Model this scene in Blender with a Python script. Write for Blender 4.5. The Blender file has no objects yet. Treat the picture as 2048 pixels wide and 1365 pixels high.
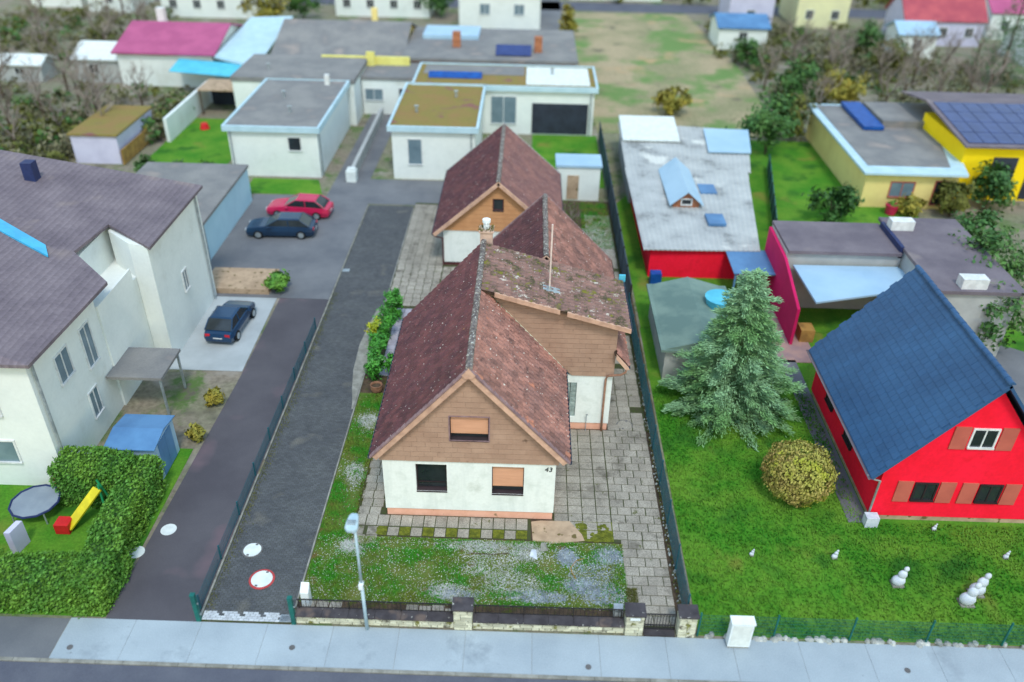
import bpy, math, random
from mathutils import Vector, Matrix, noise as mnoise
random.seed(43)
R_ = math.radians
sc = bpy.context.scene
COL = sc.collection
# ---------------------------------------------------------------- camera
CAM_H = 26.5
def make_camera():
    p, y, r = R_(33.43), R_(-0.73), R_(1.28)
    fwd = Vector((math.sin(y)*math.cos(p), math.cos(y)*math.cos(p), -math.sin(p)))
    rt = Vector((math.cos(y), -math.sin(y), 0)); up = rt.cross(fwd)
    rt2 = rt*math.cos(r)+up*math.sin(r); up2 = -rt*math.sin(r)+up*math.cos(r)
    cd = bpy.data.cameras.new('camera'); co = bpy.data.objects.new('camera', cd); COL.objects.link(co)
    M = Matrix((rt2, up2, -fwd)).transposed().to_4x4(); M.translation = (0, 0, CAM_H)
    co.matrix_world = M
    cd.sensor_width = 36; cd.lens = 1665.8/2048*36
    cd.clip_end = 2000; cd.clip_start = .5
    cd.dof.use_dof = True; cd.dof.focus_distance = 37.5; cd.dof.aperture_fstop = FSTOP
    sc.camera = co
FSTOP = 0.1
make_camera()
# ---------------------------------------------------------------- world, sun, exposure
SUN_EL, SUN_AZ = R_(58), R_(170)          # azimuth clockwise from +Y: light comes from behind the camera, a little from the right
w = bpy.data.worlds.new('World'); sc.world = w; w.use_nodes = True
nt = w.node_tree; bg = nt.nodes['Background']
sky = nt.nodes.new('ShaderNodeTexSky'); sky.sky_type = 'NISHITA'; sky.sun_disc = False
sky.sun_elevation = SUN_EL; sky.sun_rotation = SUN_AZ; sky.air_density = 2.4; sky.dust_density = 0.3; sky.ozone_density = 1.0
nt.links.new(sky.outputs[0], bg.inputs[0]); bg.inputs[1].default_value = 0.15
sl = bpy.data.lights.new('sun', 'SUN'); sl.energy = 1.25; sl.angle = R_(11); sl.color = (1, .96, .86)
so = bpy.data.objects.new('sun', sl); COL.objects.link(so)
sd = Vector((math.sin(SUN_AZ)*math.cos(SUN_EL), math.cos(SUN_AZ)*math.cos(SUN_EL), math.sin(SUN_EL)))
so.rotation_euler = sd.to_track_quat('Z', 'Y').to_euler(); so.location = (0, 0, 60)
sc.view_settings.view_transform = 'Standard'; sc.view_settings.look = 'None'
sc.view_settings.exposure = 0.64; sc.view_settings.gamma = 1; sc.view_settings.use_curve_mapping = False
sc.render.engine = 'CYCLES'; sc.cycles.max_bounces = 5; sc.cycles.use_denoising = True

# ---------------------------------------------------------------- helpers
def s(r, g, b):
    f = lambda c: (c/255/12.92) if c/255 <= .04045 else ((c/255+.055)/1.055)**2.4
    return (f(r), f(g), f(b), 1)
def mul(c, k): return (c[0]*k, c[1]*k, c[2]*k, 1)
MATS = {}
def mat(name, col, col2=None, scale=3., lo=.4, hi=.6, rough=.85, isl=0., obj=0., fine=0., fscale=60., spots=(), bump=0., bscale=80., metal=0., spec=.3, trans=0., stretch=None, bands=None):
    """procedural material: two-colour noise, per-island/per-object value, fine grain, spots (colour, scale, threshold, width)"""
    m = bpy.data.materials.new(name); m.use_nodes = True; t = m.node_tree; N = t.nodes.new; L = t.links.new
    b = t.nodes['Principled BSDF']; b.inputs['Roughness'].default_value = rough; b.inputs['Metallic'].default_value = metal
    b.inputs['Specular IOR Level'].default_value = spec
    if trans: b.inputs['Transmission Weight'].default_value = trans
    geo = N('ShaderNodeNewGeometry'); pos = geo.outputs['Position']
    if stretch:
        mp = N('ShaderNodeMapping'); mp.inputs['Scale'].default_value = stretch; L(pos, mp.inputs[0]); pos2 = mp.outputs[0]
    else: pos2 = pos
    def noise(sc_, det=4, p=None, rough_=.6):
        n = N('ShaderNodeTexNoise'); n.inputs['Scale'].default_value = sc_; n.inputs['Detail'].default_value = det; n.inputs['Roughness'].default_value = rough_; L(p or pos, n.inputs['Vector']); return n.outputs[0]
    def rng(v, a, bb, c=0., d=1.):
        q = N('ShaderNodeMapRange'); q.inputs[1].default_value = a; q.inputs[2].default_value = bb; q.inputs[3].default_value = c; q.inputs[4].default_value = d; L(v, q.inputs[0]); return q.outputs[0]
    def mix(f, a, bb):
        q = N('ShaderNodeMix'); q.data_type = 'RGBA'
        L(f, q.inputs[0])
        for k, v in ((6, a), (7, bb)):
            if isinstance(v, tuple): q.inputs[k].default_value = v
            else: L(v, q.inputs[k])
        return q.outputs[2]
    if col2 is None: col2 = mul(col, .82)
    c = mix(rng(noise(scale, 5, pos2), lo, hi), col, col2)
    def vary(c, fac_socket, amt):
        h = N('ShaderNodeHueSaturation'); L(rng(fac_socket, 0, 1, 1-amt, 1+amt), h.inputs['Value']); L(c, h.inputs['Color']); return h.outputs[0]
    if isl: c = vary(c, geo.outputs['Random Per Island'], isl)
    if obj:
        oi = N('ShaderNodeObjectInfo'); c = vary(c, oi.outputs['Random'], obj)
    if fine: c = vary(c, rng(noise(fscale, 2), .25, .75), fine)
    for sp_ in spots:
        sc_col, ssc, th, wd = sp_[:4]; dt, rg = sp_[4:] if len(sp_) > 4 else (3, .5)
        c = mix(rng(noise(ssc, dt, None, rg), th, th+wd), c, sc_col)
    L(c, b.inputs['Base Color'])
    if bump:
        bn = N('ShaderNodeBump'); bn.inputs['Strength'].default_value = bump; bn.inputs['Distance'].default_value = .02
        L(noise(bscale, 3), bn.inputs['Height']); L(bn.outputs[0], b.inputs['Normal'])
    if bands:
        wv = N('ShaderNodeTexWave'); wv.inputs['Scale'].default_value = bands[0]; wv.bands_direction = bands[1]; wv.wave_profile = 'SAW'; wv.inputs['Distortion'].default_value = .3; L(pos, wv.inputs['Vector'])
        L(vary(c, wv.outputs['Fac'], bands[2]), b.inputs['Base Color'])
    MATS[name] = m; return m

ORG = {}
class MB:
    def __init__(self): self.v = []; self.f = []; self.m = []; self.mi = 0
    def add(self, vs, fs, mi=None):
        o = len(self.v); self.v += [tuple(p) for p in vs]
        for f in fs: self.f.append(tuple(i+o for i in f)); self.m.append(self.mi if mi is None else mi)
        return self
    def box(self, x0, x1, y0, y1, z0, z1, mi=None, rz=0, c=None):
        vs = [(x, y, z) for z in (z0, z1) for x, y in ((x0, y0), (x1, y0), (x1, y1), (x0, y1))]
        if rz:
            cx, cy = c or ((x0+x1)/2, (y0+y1)/2); ca, sa = math.cos(rz), math.sin(rz)
            vs = [(cx+(x-cx)*ca-(y-cy)*sa, cy+(x-cx)*sa+(y-cy)*ca, z) for x, y, z in vs]
        return self.add(vs, [(3, 2, 1, 0), (4, 5, 6, 7), (0, 1, 5, 4), (1, 2, 6, 5), (2, 3, 7, 6), (3, 0, 4, 7)], mi)
    def prism(self, poly, ax, a, b, mi=None):
        """poly: 2-D points; ax='y': points are (x,z) swept y=a..b; 'x': (y,z); 'z': (x,y)"""
        n = len(poly)
        P = {'y': lambda p, t: (p[0], t, p[1]), 'x': lambda p, t: (t, p[0], p[1]), 'z': lambda p, t: (p[0], p[1], t)}[ax]
        vs = [P(p, a) for p in poly]+[P(p, b) for p in poly]
        fs = [tuple(range(n-1, -1, -1)), tuple(range(n, 2*n))]+[(i, (i+1) % n, n+(i+1) % n, n+i) for i in range(n)]
        return self.add(vs, fs, mi)
    def quad(self, a, b, c, d, mi=None): return self.add([a, b, c, d], [(0, 1, 2, 3)], mi)
    def slab(self, a, b, c, d, t, mi=None):
        """four corners of a top face, thickened downward along its normal"""
        A, B, C, D = map(Vector, (a, b, c, d)); n = (B-A).cross(D-A).normalized()
        if n.z < 0: n = -n
        lo = [p-n*t for p in (A, B, C, D)]
        return self.add([A, B, C, D]+lo, [(0, 1, 2, 3), (7, 6, 5, 4), (0, 4, 5, 1), (1, 5, 6, 2), (2, 6, 7, 3), (3, 7, 4, 0)], mi)
    def tube(self, pts, r, seg=6, mi=None, r2=None, cap=True):
        pts = [Vector(p) for p in pts]; n = len(pts); rs = [r+((r2 if r2 is not None else r)-r)*i/(n-1) for i in range(n)]
        vs = []; fs = []
        for i, p in enumerate(pts):
            d = (pts[min(i+1, n-1)]-pts[max(i-1, 0)]).normalized()
            u = d.cross(Vector((0, 0, 1)));
            if u.length < .05: u = d.cross(Vector((0, 1, 0)))
            u.normalize(); v = d.cross(u)
            for k in range(seg):
                a = 2*math.pi*k/seg; vs.append(p+(u*math.cos(a)+v*math.sin(a))*rs[i])
        for i in range(n-1):
            for k in range(seg):
                k2 = (k+1) % seg; fs.append((i*seg+k, i*seg+k2, (i+1)*seg+k2, (i+1)*seg+k))
        if cap: fs += [tuple(range(seg-1, -1, -1)), tuple(range((n-1)*seg, n*seg))]
        return self.add(vs, fs, mi)
    def disc(self, cx, cy, z0, z1, r, seg=24, mi=None, rb=None, ry=1.):
        rb = r if rb is None else rb
        vs = [(cx+q*math.cos(2*math.pi*k/seg), cy+q*ry*math.sin(2*math.pi*k/seg), z) for z, q in ((z0, rb), (z1, r)) for k in range(seg)]
        fs = [tuple(range(seg-1, -1, -1)), tuple(range(seg, 2*seg))]+[(k, (k+1) % seg, seg+(k+1) % seg, seg+k) for k in range(seg)]
        return self.add(vs, fs, mi)
    def build(self, name, m, parent=None, kind=None, smooth=False):
        me = bpy.data.meshes.new(name); org = ORG.get(parent.name, (0, 0, 0)) if parent else (0, 0, 0)
        me.from_pydata([(p[0]-org[0], p[1]-org[1], p[2]-org[2]) for p in self.v], [], self.f)
        ms = m if isinstance(m, (list, tuple)) else [m]
        for q in ms: me.materials.append(q)
        if len(ms) > 1: me.polygons.foreach_set('material_index', self.m)
        if smooth: me.polygons.foreach_set('use_smooth', [True]*len(me.polygons))
        me.update()
        o = bpy.data.objects.new(name, me); COL.objects.link(o)
        if parent: o.parent = parent; ORG[o.name] = org
        if kind: o['kind'] = kind
        return o
def tag(o, label, cat, group=None, kind=None):
    o['label'] = label; o['category'] = cat
    if group: o['group'] = group
    if kind: o['kind'] = kind
    return o
def thing(name, label, cat, loc=(0, 0, 0), group=None):
    o = bpy.data.objects.new(name, None); COL.objects.link(o); o.location = loc; o.empty_display_size = .3
    ORG[o.name] = tuple(loc); return tag(o, label, cat, group)
def dup(t, loc, rz=0, label=None, scale=None):
    """a copy of a thing with copies of its parts and sub-parts"""
    r = t.copy(); COL.objects.link(r); r.location = loc; r.rotation_euler = (0, 0, rz)
    if scale: r.scale = scale if isinstance(scale, tuple) else (scale,)*3
    if label: r['label'] = label
    def kids(src, dst):
        for ch in [c for c in COL.objects if c.parent == src]:
            c = ch.copy(); COL.objects.link(c); c.parent = dst; kids(ch, c)
    kids(t, r); return r
def piece(me, name, parent, M):
    """one piece (tile, slab, stone ...) sharing mesh data; M is its world matrix"""
    o = bpy.data.objects.new(name, me); COL.objects.link(o); o.parent = parent
    org = ORG[parent.name]; M = M.copy(); M.translation = M.translation-Vector(org); o.matrix_local = M; return o
def structure(mb, name, m): return mb.build(name, m, None, 'structure')
def mesh_of(mb, name, m):
    me = bpy.data.meshes.new(name); me.from_pydata(mb.v, [], mb.f)
    ms = m if isinstance(m, (list, tuple)) else [m]
    for q in ms: me.materials.append(q)
    if len(ms) > 1: me.polygons.foreach_set('material_index', mb.m)
    me.update(); return me
def clip(poly, a, b, c):
    """keep the part of a 2-D polygon where a*x+b*y<=c"""
    out = []
    for i in range(len(poly)):
        p, q = poly[i], poly[(i+1) % len(poly)]; dp, dq = a*p[0]+b*p[1]-c, a*q[0]+b*q[1]-c
        if dp <= 0: out.append(p)
        if dp*dq < 0: t = dp/(dp-dq); out.append((p[0]+(q[0]-p[0])*t, p[1]+(q[1]-p[1])*t))
    return out
def area(p): return abs(sum(p[i][0]*p[(i+1) % len(p)][1]-p[(i+1) % len(p)][0]*p[i][1] for i in range(len(p))))/2
def rect_minus(r, h):
    """rectangle r minus hole h, both (x0,x1,z0,z1), as rectangles"""
    x0, x1, z0, z1 = r; a, b, c, d = h
    if a >= x1 or b <= x0 or c >= z1 or d <= z0: return [r]
    o = []
    if a > x0: o.append((x0, a, z0, z1))
    if b < x1: o.append((b, x1, z0, z1))
    m0, m1 = max(a, x0), min(b, x1)
    if c > z0: o.append((m0, m1, z0, c))
    if d < z1: o.append((m0, m1, d, z1))
    return o
def wall_rects(r, holes):
    rs = [r]
    for h in holes: rs = [q for x in rs for q in rect_minus(x, h)]
    return rs
U = random.uniform

# ---------------------------------------------------------------- materials
LICH = s(196, 192, 180); MOSSY = s(92, 96, 34); DARKL = s(40, 34, 34)
M = MATS
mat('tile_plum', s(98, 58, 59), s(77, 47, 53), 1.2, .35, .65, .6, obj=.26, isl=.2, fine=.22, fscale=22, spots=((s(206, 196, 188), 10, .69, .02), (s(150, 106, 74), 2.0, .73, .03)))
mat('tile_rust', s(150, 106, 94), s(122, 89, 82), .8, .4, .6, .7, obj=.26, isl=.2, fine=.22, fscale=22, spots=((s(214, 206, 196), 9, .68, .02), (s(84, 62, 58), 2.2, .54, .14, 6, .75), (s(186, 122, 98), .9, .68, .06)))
mat('tile_mossy', s(136, 104, 94), s(114, 90, 84), 1.5, .4, .6, .8, obj=.12, isl=.14, fine=.25, fscale=25, spots=((s(196, 190, 178), 1.6, .585, .05, 8, .8), (s(78, 72, 52), 1.3, .525, .06, 8, .8), (s(116, 112, 38), 1.5, .56, .04, 8, .8), (s(214, 208, 200), 10, .69, .02)))
mat('tile_garage', s(132, 94, 88), s(116, 84, 82), 1.0, .4, .6, .65, isl=.14, fine=.2, fscale=20, spots=((s(200, 190, 182), 12, .69, .03),))
mat('tile_orange', s(176, 118, 96), s(164, 112, 92), 3, rough=.7, fine=.15)
mat('ridge_grey', s(132, 124, 118), s(88, 80, 80), 8, .4, .6, .9, obj=.15, isl=.15, spots=((s(190, 190, 182), 9, .60, .05),))
mat('render_white', s(232, 236, 232), s(214, 220, 216), .8, .45, .75, .9, fine=.04, fscale=8, stretch=(2.5, 2.5, .35), spots=((s(212, 218, 212), 1.3, .52, .2, 6, .6), (s(192, 198, 188), .8, .62, .2, 6, .65)))
mat('render_clean', s(228, 232, 228), s(216, 221, 218), .5, .35, .7, .9, fine=.03, fscale=5, spots=((s(206, 208, 200), .5, .58, .2, 6, .65),))
mat('render_cream', s(226, 222, 176), s(214, 210, 170), .7, .4, .7, .9)
mat('render_yellow', s(250, 216, 18), s(240, 204, 16), .7, .4, .7, .9)
mat('render_straw', s(236, 214, 140), s(224, 200, 130), .7, .4, .7, .9)
mat('render_red', s(252, 20, 56), s(240, 14, 44), .7, .35, .7, .85, fine=.06, fscale=6, spots=((s(222, 12, 36), .8, .56, .2, 6, .7),))
mat('render_magenta', s(206, 24, 96), s(186, 20, 84), .5, .4, .7, .85)
mat('render_blue', s(176, 208, 222), s(164, 198, 214), .5, .4, .7, .85)
mat('render_lilac', s(200, 198, 220), s(184, 182, 206), .7, .4, .7, .9)
mat('render_grey', s(176, 178, 176), s(156, 158, 158), .7, .4, .7, .9)
mat('plinth_salmon', s(236, 178, 154), s(222, 162, 136), 2, .4, .7, .9, fine=.06, spots=((s(150, 120, 92), 3, .70, .08),))
mat('plinth_oxblood', s(96, 52, 54), s(80, 46, 48), 2, rough=.8)
mat('shingle_brown', s(176, 144, 124), s(164, 132, 113), 1.2, .35, .65, .85, obj=.045, isl=.0, fine=.06, fscale=20, spots=((s(110, 88, 74), 2.4, .70, .1),))
mat('shingle_ochre', s(204, 150, 106), s(192, 138, 96), 1.2, .35, .65, .85, isl=.06, fine=.05)
mat('verge_peach', s(208, 168, 144), s(184, 146, 126), 3, .4, .65, .75, obj=.08, isl=.06)
mat('verge_plum', s(150, 124, 126), s(120, 96, 100), 3, .4, .65, .7)
mat('gutter_slate', s(86, 98, 116), s(64, 74, 90), 4, rough=.45, metal=.3)
mat('copper_pipe', s(176, 132, 110), s(150, 112, 92), 4, rough=.5)
mat('zinc', s(176, 184, 188), s(150, 158, 164), 3, rough=.4, metal=.5)
mat('lamp_paint', s(178, 200, 210), s(162, 186, 198), 3, rough=.45)
mat('white_plastic', s(232, 240, 244), s(222, 230, 236), 2, rough=.4)
mat('iron_black', s(34, 34, 38), s(48, 44, 44), 10, rough=.6)
mat('shutter_orange', s(210, 158, 126), s(196, 144, 112), 2, .3, .7, .6, stretch=(.5, .5, 4))
mat('window_frame', s(52, 40, 44), s(44, 34, 38), 3, rough=.5)
mat('frame_white', s(222, 224, 224), rough=.5)
mat('glass_dark', s(30, 36, 40), s(46, 52, 56), 1.5, .3, .7, .08, spec=.6)
mat('glass_pale', s(120, 140, 150), s(96, 116, 128), 1, .3, .7, .1, spec=.6)
mat('glass_block', s(168, 182, 178), s(132, 150, 148), 7, .3, .7, .15, obj=.1, spec=.6)
mat('slab_concrete', s(162, 155, 143), s(140, 133, 122), .9, .35, .65, .95, obj=.11, isl=.0, fine=.5, fscale=26, bump=.25, spots=((s(104, 98, 88), .7, .55, .12, 6, .7), (s(88, 92, 50), 2.0, .63, .05, 6, .7)))
mat('slab_violet', s(172, 168, 178), s(150, 146, 158), 1.5, rough=.9, obj=.08, fine=.1, fscale=30)
mat('slab_sand', s(184, 158, 132), s(160, 136, 112), 2, .4, .65, .95, fine=.1, spots=((s(104, 92, 56), 2.6, .62, .06),))
mat('paver_dark', s(90, 92, 94), s(78, 80, 84), .5, .35, .65, .9, isl=.14, fine=.25, fscale=30, spots=((s(128, 124, 114), .5, .62, .2), (s(92, 88, 66), 1.1, .69, .06, 6, .7)))
mat('paver_light', s(196, 200, 204), s(176, 180, 186), 3, rough=.9, isl=.1)
mat('paver_joint', s(70, 70, 52), s(66, 76, 38), 6, rough=1)
mat('kerb_stone', s(150, 148, 140), s(126, 124, 116), 2, rough=.95, fine=.15, isl=.08)
mat('pavement_grey', s(166, 177, 184), s(152, 163, 171), .4, .35, .65, .95, fine=.12, fscale=24, isl=.03, spots=((s(140, 150, 158), .35, .57, .12, 6, .7), (s(118, 122, 126), 1.2, .68, .05, 6, .7)))
mat('asphalt', s(96, 98, 108), s(84, 86, 98), .6, .35, .65, .95, fine=.15, fscale=30)
mat('asphalt_lane', s(90, 87, 92), s(78, 75, 81), .3, .35, .65, .95, fine=.12, fscale=24, spots=((s(104, 90, 96), .35, .58, .12),))
mat('court_grey', s(118, 119, 122), s(100, 102, 107), .35, .35, .65, .95, isl=.08, fine=.1, fscale=20)
mat('concrete_pale', s(176, 182, 184), s(160, 166, 168), .5, .35, .65, .95, fine=.08)
mat('soil', s(92, 76, 60), s(64, 54, 44), 3, .35, .65, 1, fine=.3, fscale=24, spots=((s(70, 74, 30), 2, .6, .08),))
mat('ground_far', s(124, 124, 100), s(132, 122, 108), .2, .4, .6, 1, fine=.3, fscale=4, spots=((s(84, 108, 58), .3, .52, .1, 6, .7), (s(96, 92, 80), .5, .56, .1, 6, .7), (s(150, 142, 132), .35, .62, .08)))
mat('field_dry', s(166, 150, 120), s(138, 134, 100), .15, .4, .6, 1, fine=.2, fscale=3, spots=((s(104, 132, 74), .13, .49, .1, 6, .6), (s(176, 148, 112), .2, .6, .1), (s(112, 104, 86), .3, .62, .1)))
mat('lawn_soil', s(78, 104, 36), s(104, 108, 56), 1.2, .4, .62, 1, fine=.3, fscale=20, spots=((s(124, 120, 104), 1.6, .64, .06, 6, .7),))
mat('moss_pad', s(112, 116, 36), s(86, 92, 30), 5, .4, .6, 1, fine=.3, fscale=30, bump=.6)
mat('lawn_base', s(60, 122, 24), s(96, 138, 38), .45, .35, .65, 1, fine=.25, fscale=9, spots=((s(46, 98, 24), .4, .56, .12), (s(118, 124, 50), .3, .62, .1)))
mat('grass_blade', s(62, 142, 36), s(112, 130, 50), .9, .42, .60, .8, isl=.35, spots=((s(124, 106, 66), 1.3, .63, .07),))
mat('grass_neighbour', s(52, 120, 22), s(102, 142, 46), .45, .4, .6, .8, isl=.25, spots=((s(48, 108, 28), .4, .56, .12), (s(128, 132, 56), .3, .62, .1)))
mat('clover', s(206, 206, 196), s(180, 186, 178), 4, rough=.9, isl=.15)
mat('pebble_pale', s(176, 178, 174), s(146, 150, 146), 2, rough=.9, isl=.3)
mat('pebble_blue', s(148, 158, 166), s(120, 130, 140), 2, rough=.9, isl=.3)
mat('stone_cream', s(206, 205, 184), s(184, 182, 160), 2.5, .35, .65, .95, obj=.24, fine=.12, fscale=30, spots=((s(74, 68, 60), 1.3, .56, .1, 6, .7), (s(120, 120, 66), 2.0, .64, .05)))
mat('cap_slate', s(78, 74, 78), s(58, 54, 58), 2, .35, .65, .9, obj=.1, fine=.15, spots=((s(188, 186, 178), 7, .70, .03), (s(104, 90, 84), 1.1, .6, .1)))
mat('mortar', s(52, 48, 42), rough=1)
mat('fence_green', s(26, 104, 96), s(22, 88, 84), 3, rough=.5)
mat('fence_teal', s(36, 92, 104), s(30, 80, 94), 3, rough=.5)
mat('privacy_blue', s(58, 78, 92), s(44, 62, 76), .5, rough=.7)
mat('leaf_bright', s(84, 158, 56), s(54, 120, 42), 2.5, .4, .6, .45, isl=.3, spots=((s(150, 160, 44), 1.5, .68, .05),))
mat('leaf_yellow', s(190, 184, 40), s(140, 160, 40), 2, rough=.5, isl=.25)
mat('leaf_hedge', s(82, 132, 50), s(102, 144, 50), .8, .4, .6, .6, isl=.35)
mat('leaf_dark', s(60, 98, 50), s(76, 112, 52), .8, .4, .6, .6, isl=.35)
mat('leaf_olive', s(104, 104, 44), s(86, 92, 40), .8, .4, .6, .7, isl=.35)
mat('leaf_gold', s(150, 134, 50), s(128, 126, 54), 1.2, .4, .6, .7, isl=.3)
mat('leaf_ball', s(164, 162, 76), s(152, 134, 76), 1.1, .4, .6, .8, isl=.25, spots=((s(160, 164, 56), .9, .56, .1),))
mat('needle_blue', s(138, 176, 132), s(112, 156, 92), .5, .4, .6, .7, isl=.3)
mat('twig', s(150, 138, 130), s(122, 110, 102), 1, rough=.9, isl=.15)
mat('bark', s(88, 70, 56), s(66, 54, 44), 6, rough=1, stretch=(1, 1, .2))
mat('roof_grey', s(118, 109, 116), s(100, 92, 101), .5, .35, .65, .85, isl=.07, fine=.1, fscale=14, spots=((s(146, 134, 130), .35, .6, .15),))
mat('roof_tilegrey', s(122, 111, 117), s(102, 92, 100), .5, .35, .65, .85, fine=.16, fscale=7, bands=(.95, 'X', .13), spots=((s(140, 126, 122), .35, .6, .15),))
mat('roof_flat', s(136, 134, 132), s(112, 112, 114), .4, .35, .65, .9, fine=.1, fscale=10, spots=((s(150, 140, 134), .4, .58, .15),))
mat('roof_sedum', s(140, 112, 70), s(128, 120, 60), .5, .35, .65, 1, fine=.2, fscale=8, spots=((s(132, 90, 84), .5, .6, .1),))
mat('roof_blue', s(52, 90, 130), s(46, 80, 118), .5, .35, .65, .6, isl=.06, obj=.06, fine=.06)
mat('roof_pink', s(178, 88, 128), s(164, 78, 118), .5, rough=.7)
mat('roof_red', s(176, 84, 92), s(156, 70, 84), .5, rough=.8)
mat('roof_orange', s(214, 110, 90), s(190, 96, 80), .5, rough=.8)
mat('roof_metal', s(182, 184, 182), s(158, 160, 160), .5, .35, .65, .75, isl=.05, spots=((s(132, 134, 132), .5, .56, .1, 6, .7), (s(206, 206, 200), .35, .6, .08)))
mat('roof_paleblue', s(164, 194, 216), s(150, 182, 206), .4, .35, .65, .5)
mat('roof_pavgreen', s(120, 142, 132), s(98, 122, 116), .5, rough=.8)
mat('roof_steel', s(92, 136, 178), s(78, 118, 160), .5, rough=.5)
mat('solar', s(52, 66, 118), s(44, 56, 104), 1, rough=.25, isl=.1, spec=.6)
mat('tarp_blue', s(20, 82, 160), s(16, 68, 140), 2, rough=.5)
mat('canopy_cyan', s(90, 190, 214), s(80, 176, 202), 1, rough=.6)
mat('skylight_cyan', s(62, 176, 220), s(54, 160, 206), 1, rough=.15, spec=.7)
mat('fascia_blue', s(184, 210, 222), s(172, 200, 212), 1, rough=.6)
mat('brick_brown', s(176, 116, 84), s(150, 96, 70), 3, rough=.9)
mat('terracotta', s(150, 108, 84), s(120, 86, 68), 5, rough=.95)
mat('timber', s(172, 134, 72), s(140, 108, 60), 2, rough=.9, isl=.15)
mat('car_red', s(200, 36, 84), s(190, 32, 76), .5, rough=.25, spec=.6)
mat('car_navy', s(28, 56, 84), s(24, 48, 74), .5, rough=.2, spec=.6)
mat('car_blue', s(22, 58, 92), s(18, 50, 82), .5, rough=.2, spec=.6)
mat('car_black', s(26, 28, 34), rough=.4)
mat('tyre', s(28, 28, 30), rough=.9)
mat('tail_red', s(206, 30, 44), rough=.3)
mat('head_clear', s(210, 216, 220), rough=.15)
mat('play_red', s(214, 36, 40), rough=.5)
mat('play_yellow', s(224, 206, 40), rough=.5)
mat('play_green', s(40, 150, 96), rough=.5)
mat('play_grey', s(140, 150, 160), s(128, 138, 150), 1, rough=.7)
mat('play_navy', s(40, 52, 96), rough=.6)
mat('statue', s(206, 212, 222), s(186, 194, 206), 4, rough=.8)
mat('cover_white', s(222, 228, 226), s(208, 214, 212), 3, rough=.7)
mat('cover_ring', s(104, 102, 102), rough=.8)
mat('ring_red', s(186, 70, 70), rough=.7)
mat('shutter_tan', s(188, 98, 84), s(176, 90, 78), 1, rough=.7)
mat('terrace', s(172, 138, 128), s(150, 124, 124), 1, rough=.9)
mat('dark_inside', s(52, 58, 70), s(44, 48, 58), 1, rough=.9)  # flat dark colour that paints in the shade inside openings
mat('pool_cyan', s(70, 186, 214), rough=.1, spec=.6)
mat('render_lemon', s(226, 218, 130), s(214, 204, 116), .7)
mat('leaf_grey', s(122, 116, 90), s(102, 102, 72), .8, .4, .6, .8, isl=.3)
mat('ink', s(30, 34, 34), rough=.6)
# ================================================================ SETTING: ground, street, paths
def sheet(name, poly, z, m, t=.05):
    b = MB(); b.prism(poly, 'z', z-t, z); return structure(b, name, m)
def rect(x0, x1, y0, y1): return [(x0, y0), (x1, y0), (x1, y1), (x0, y1)]
sheet('ground', rect(-350, 350, -60, 600), -.04, M['ground_far'])
sheet('road', rect(-60, 60, -20, 18.25), -.016, M['asphalt'], .02)
b = MB(); x = -16.75
while x < 60: b.prism(rect(x, x+2.488, 18.42, 20.2), 'z', -.12, 0); x += 2.5
structure(b, 'pavement', M['pavement_grey']); sheet('pavement_bed', rect(-60, 60, 18.43, 20.15), -.012, M['kerb_stone'], .08)
sheet('pavement', rect(-60, -16.78, 18.42, 20.16), -.003, M['court_grey'], .12)
b = MB()
for i in range(80):
    x = -45+i*1.0
    b.box(x, x+.985, 18.27, 18.41, -.1, .012)
structure(b, 'kerb', M['kerb_stone'])
sheet('lane', [(-15.45, 20.21), (-11.98, 20.21), (-11.98, 44.2), (-15.0, 44.2), (-15.0, 36)], -.004, M['asphalt_lane'], .03)
sheet('courtyard', [(-21, 44.25), (-11.98, 44.25), (-11.98, 58.6), (-6.2, 58.6), (-6.2, 63.4), (-12.6, 63.4), (-12.4, 80), (-15.2, 80), (-15.4, 59.8), (-21, 59.8)], -.006, M['court_grey'], .03)
sheet('parking_bay', [(-19.6, 36.4), (-15.05, 36.4), (-15.2, 44.2), (-19.8, 44.2)], .0, M['concrete_pale'], .03)
sheet('lawn', rect(-40, -15.5, 20.3, 30), -.012, M['lawn_base'], .02)
sheet('lawn', rect(7.05, 60, 20.35, 42), -.012, M['lawn_base'], .02)
sheet('lawn', [(7.1, 42.05), (30, 42.05), (30, 62), (26, 75), (16, 75), (7.1, 60)], -.014, M['lawn_base'], .02)
sheet('lawn', [(-22, 60), (-15.8, 60), (-16.7, 63), (-22, 63)], -.012, M['lawn_base'], .02)
sheet('lawn', [(-32, 64), (-25, 64), (-25, 77), (-32, 77)], -.012, M['lawn_base'], .02)
sheet('lawn', [(.5, 62.9), (6.4, 62.9), (6.4, 75), (.5, 75)], -.012, M['lawn_base'], .02)
sheet('field', [(6.6, 76), (24, 76), (24.5, 100), (22.5, 127), (4.6, 127), (5.8, 100)], -.01, M['field_dry'], .02)
sheet('alley', [(-12.4, 80.3), (1.6, 112), (4.4, 112), (4.4, 140), (1.4, 140)], -.02, M['court_grey'], .02)
sheet('far_street', rect(-70, 90, 128, 134), -.02, M['asphalt'], .02)
sheet('terrace_paving', [(14.5, 38.8), (16.8, 38.8), (16.6, 45), (14.9, 45)], .02, M['terrace'], .05)
sheet('yard_paving', [(22.6, 27), (31, 27), (30, 40), (24, 44), (22.6, 40)], -.002, M['court_grey'], .02)

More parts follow.
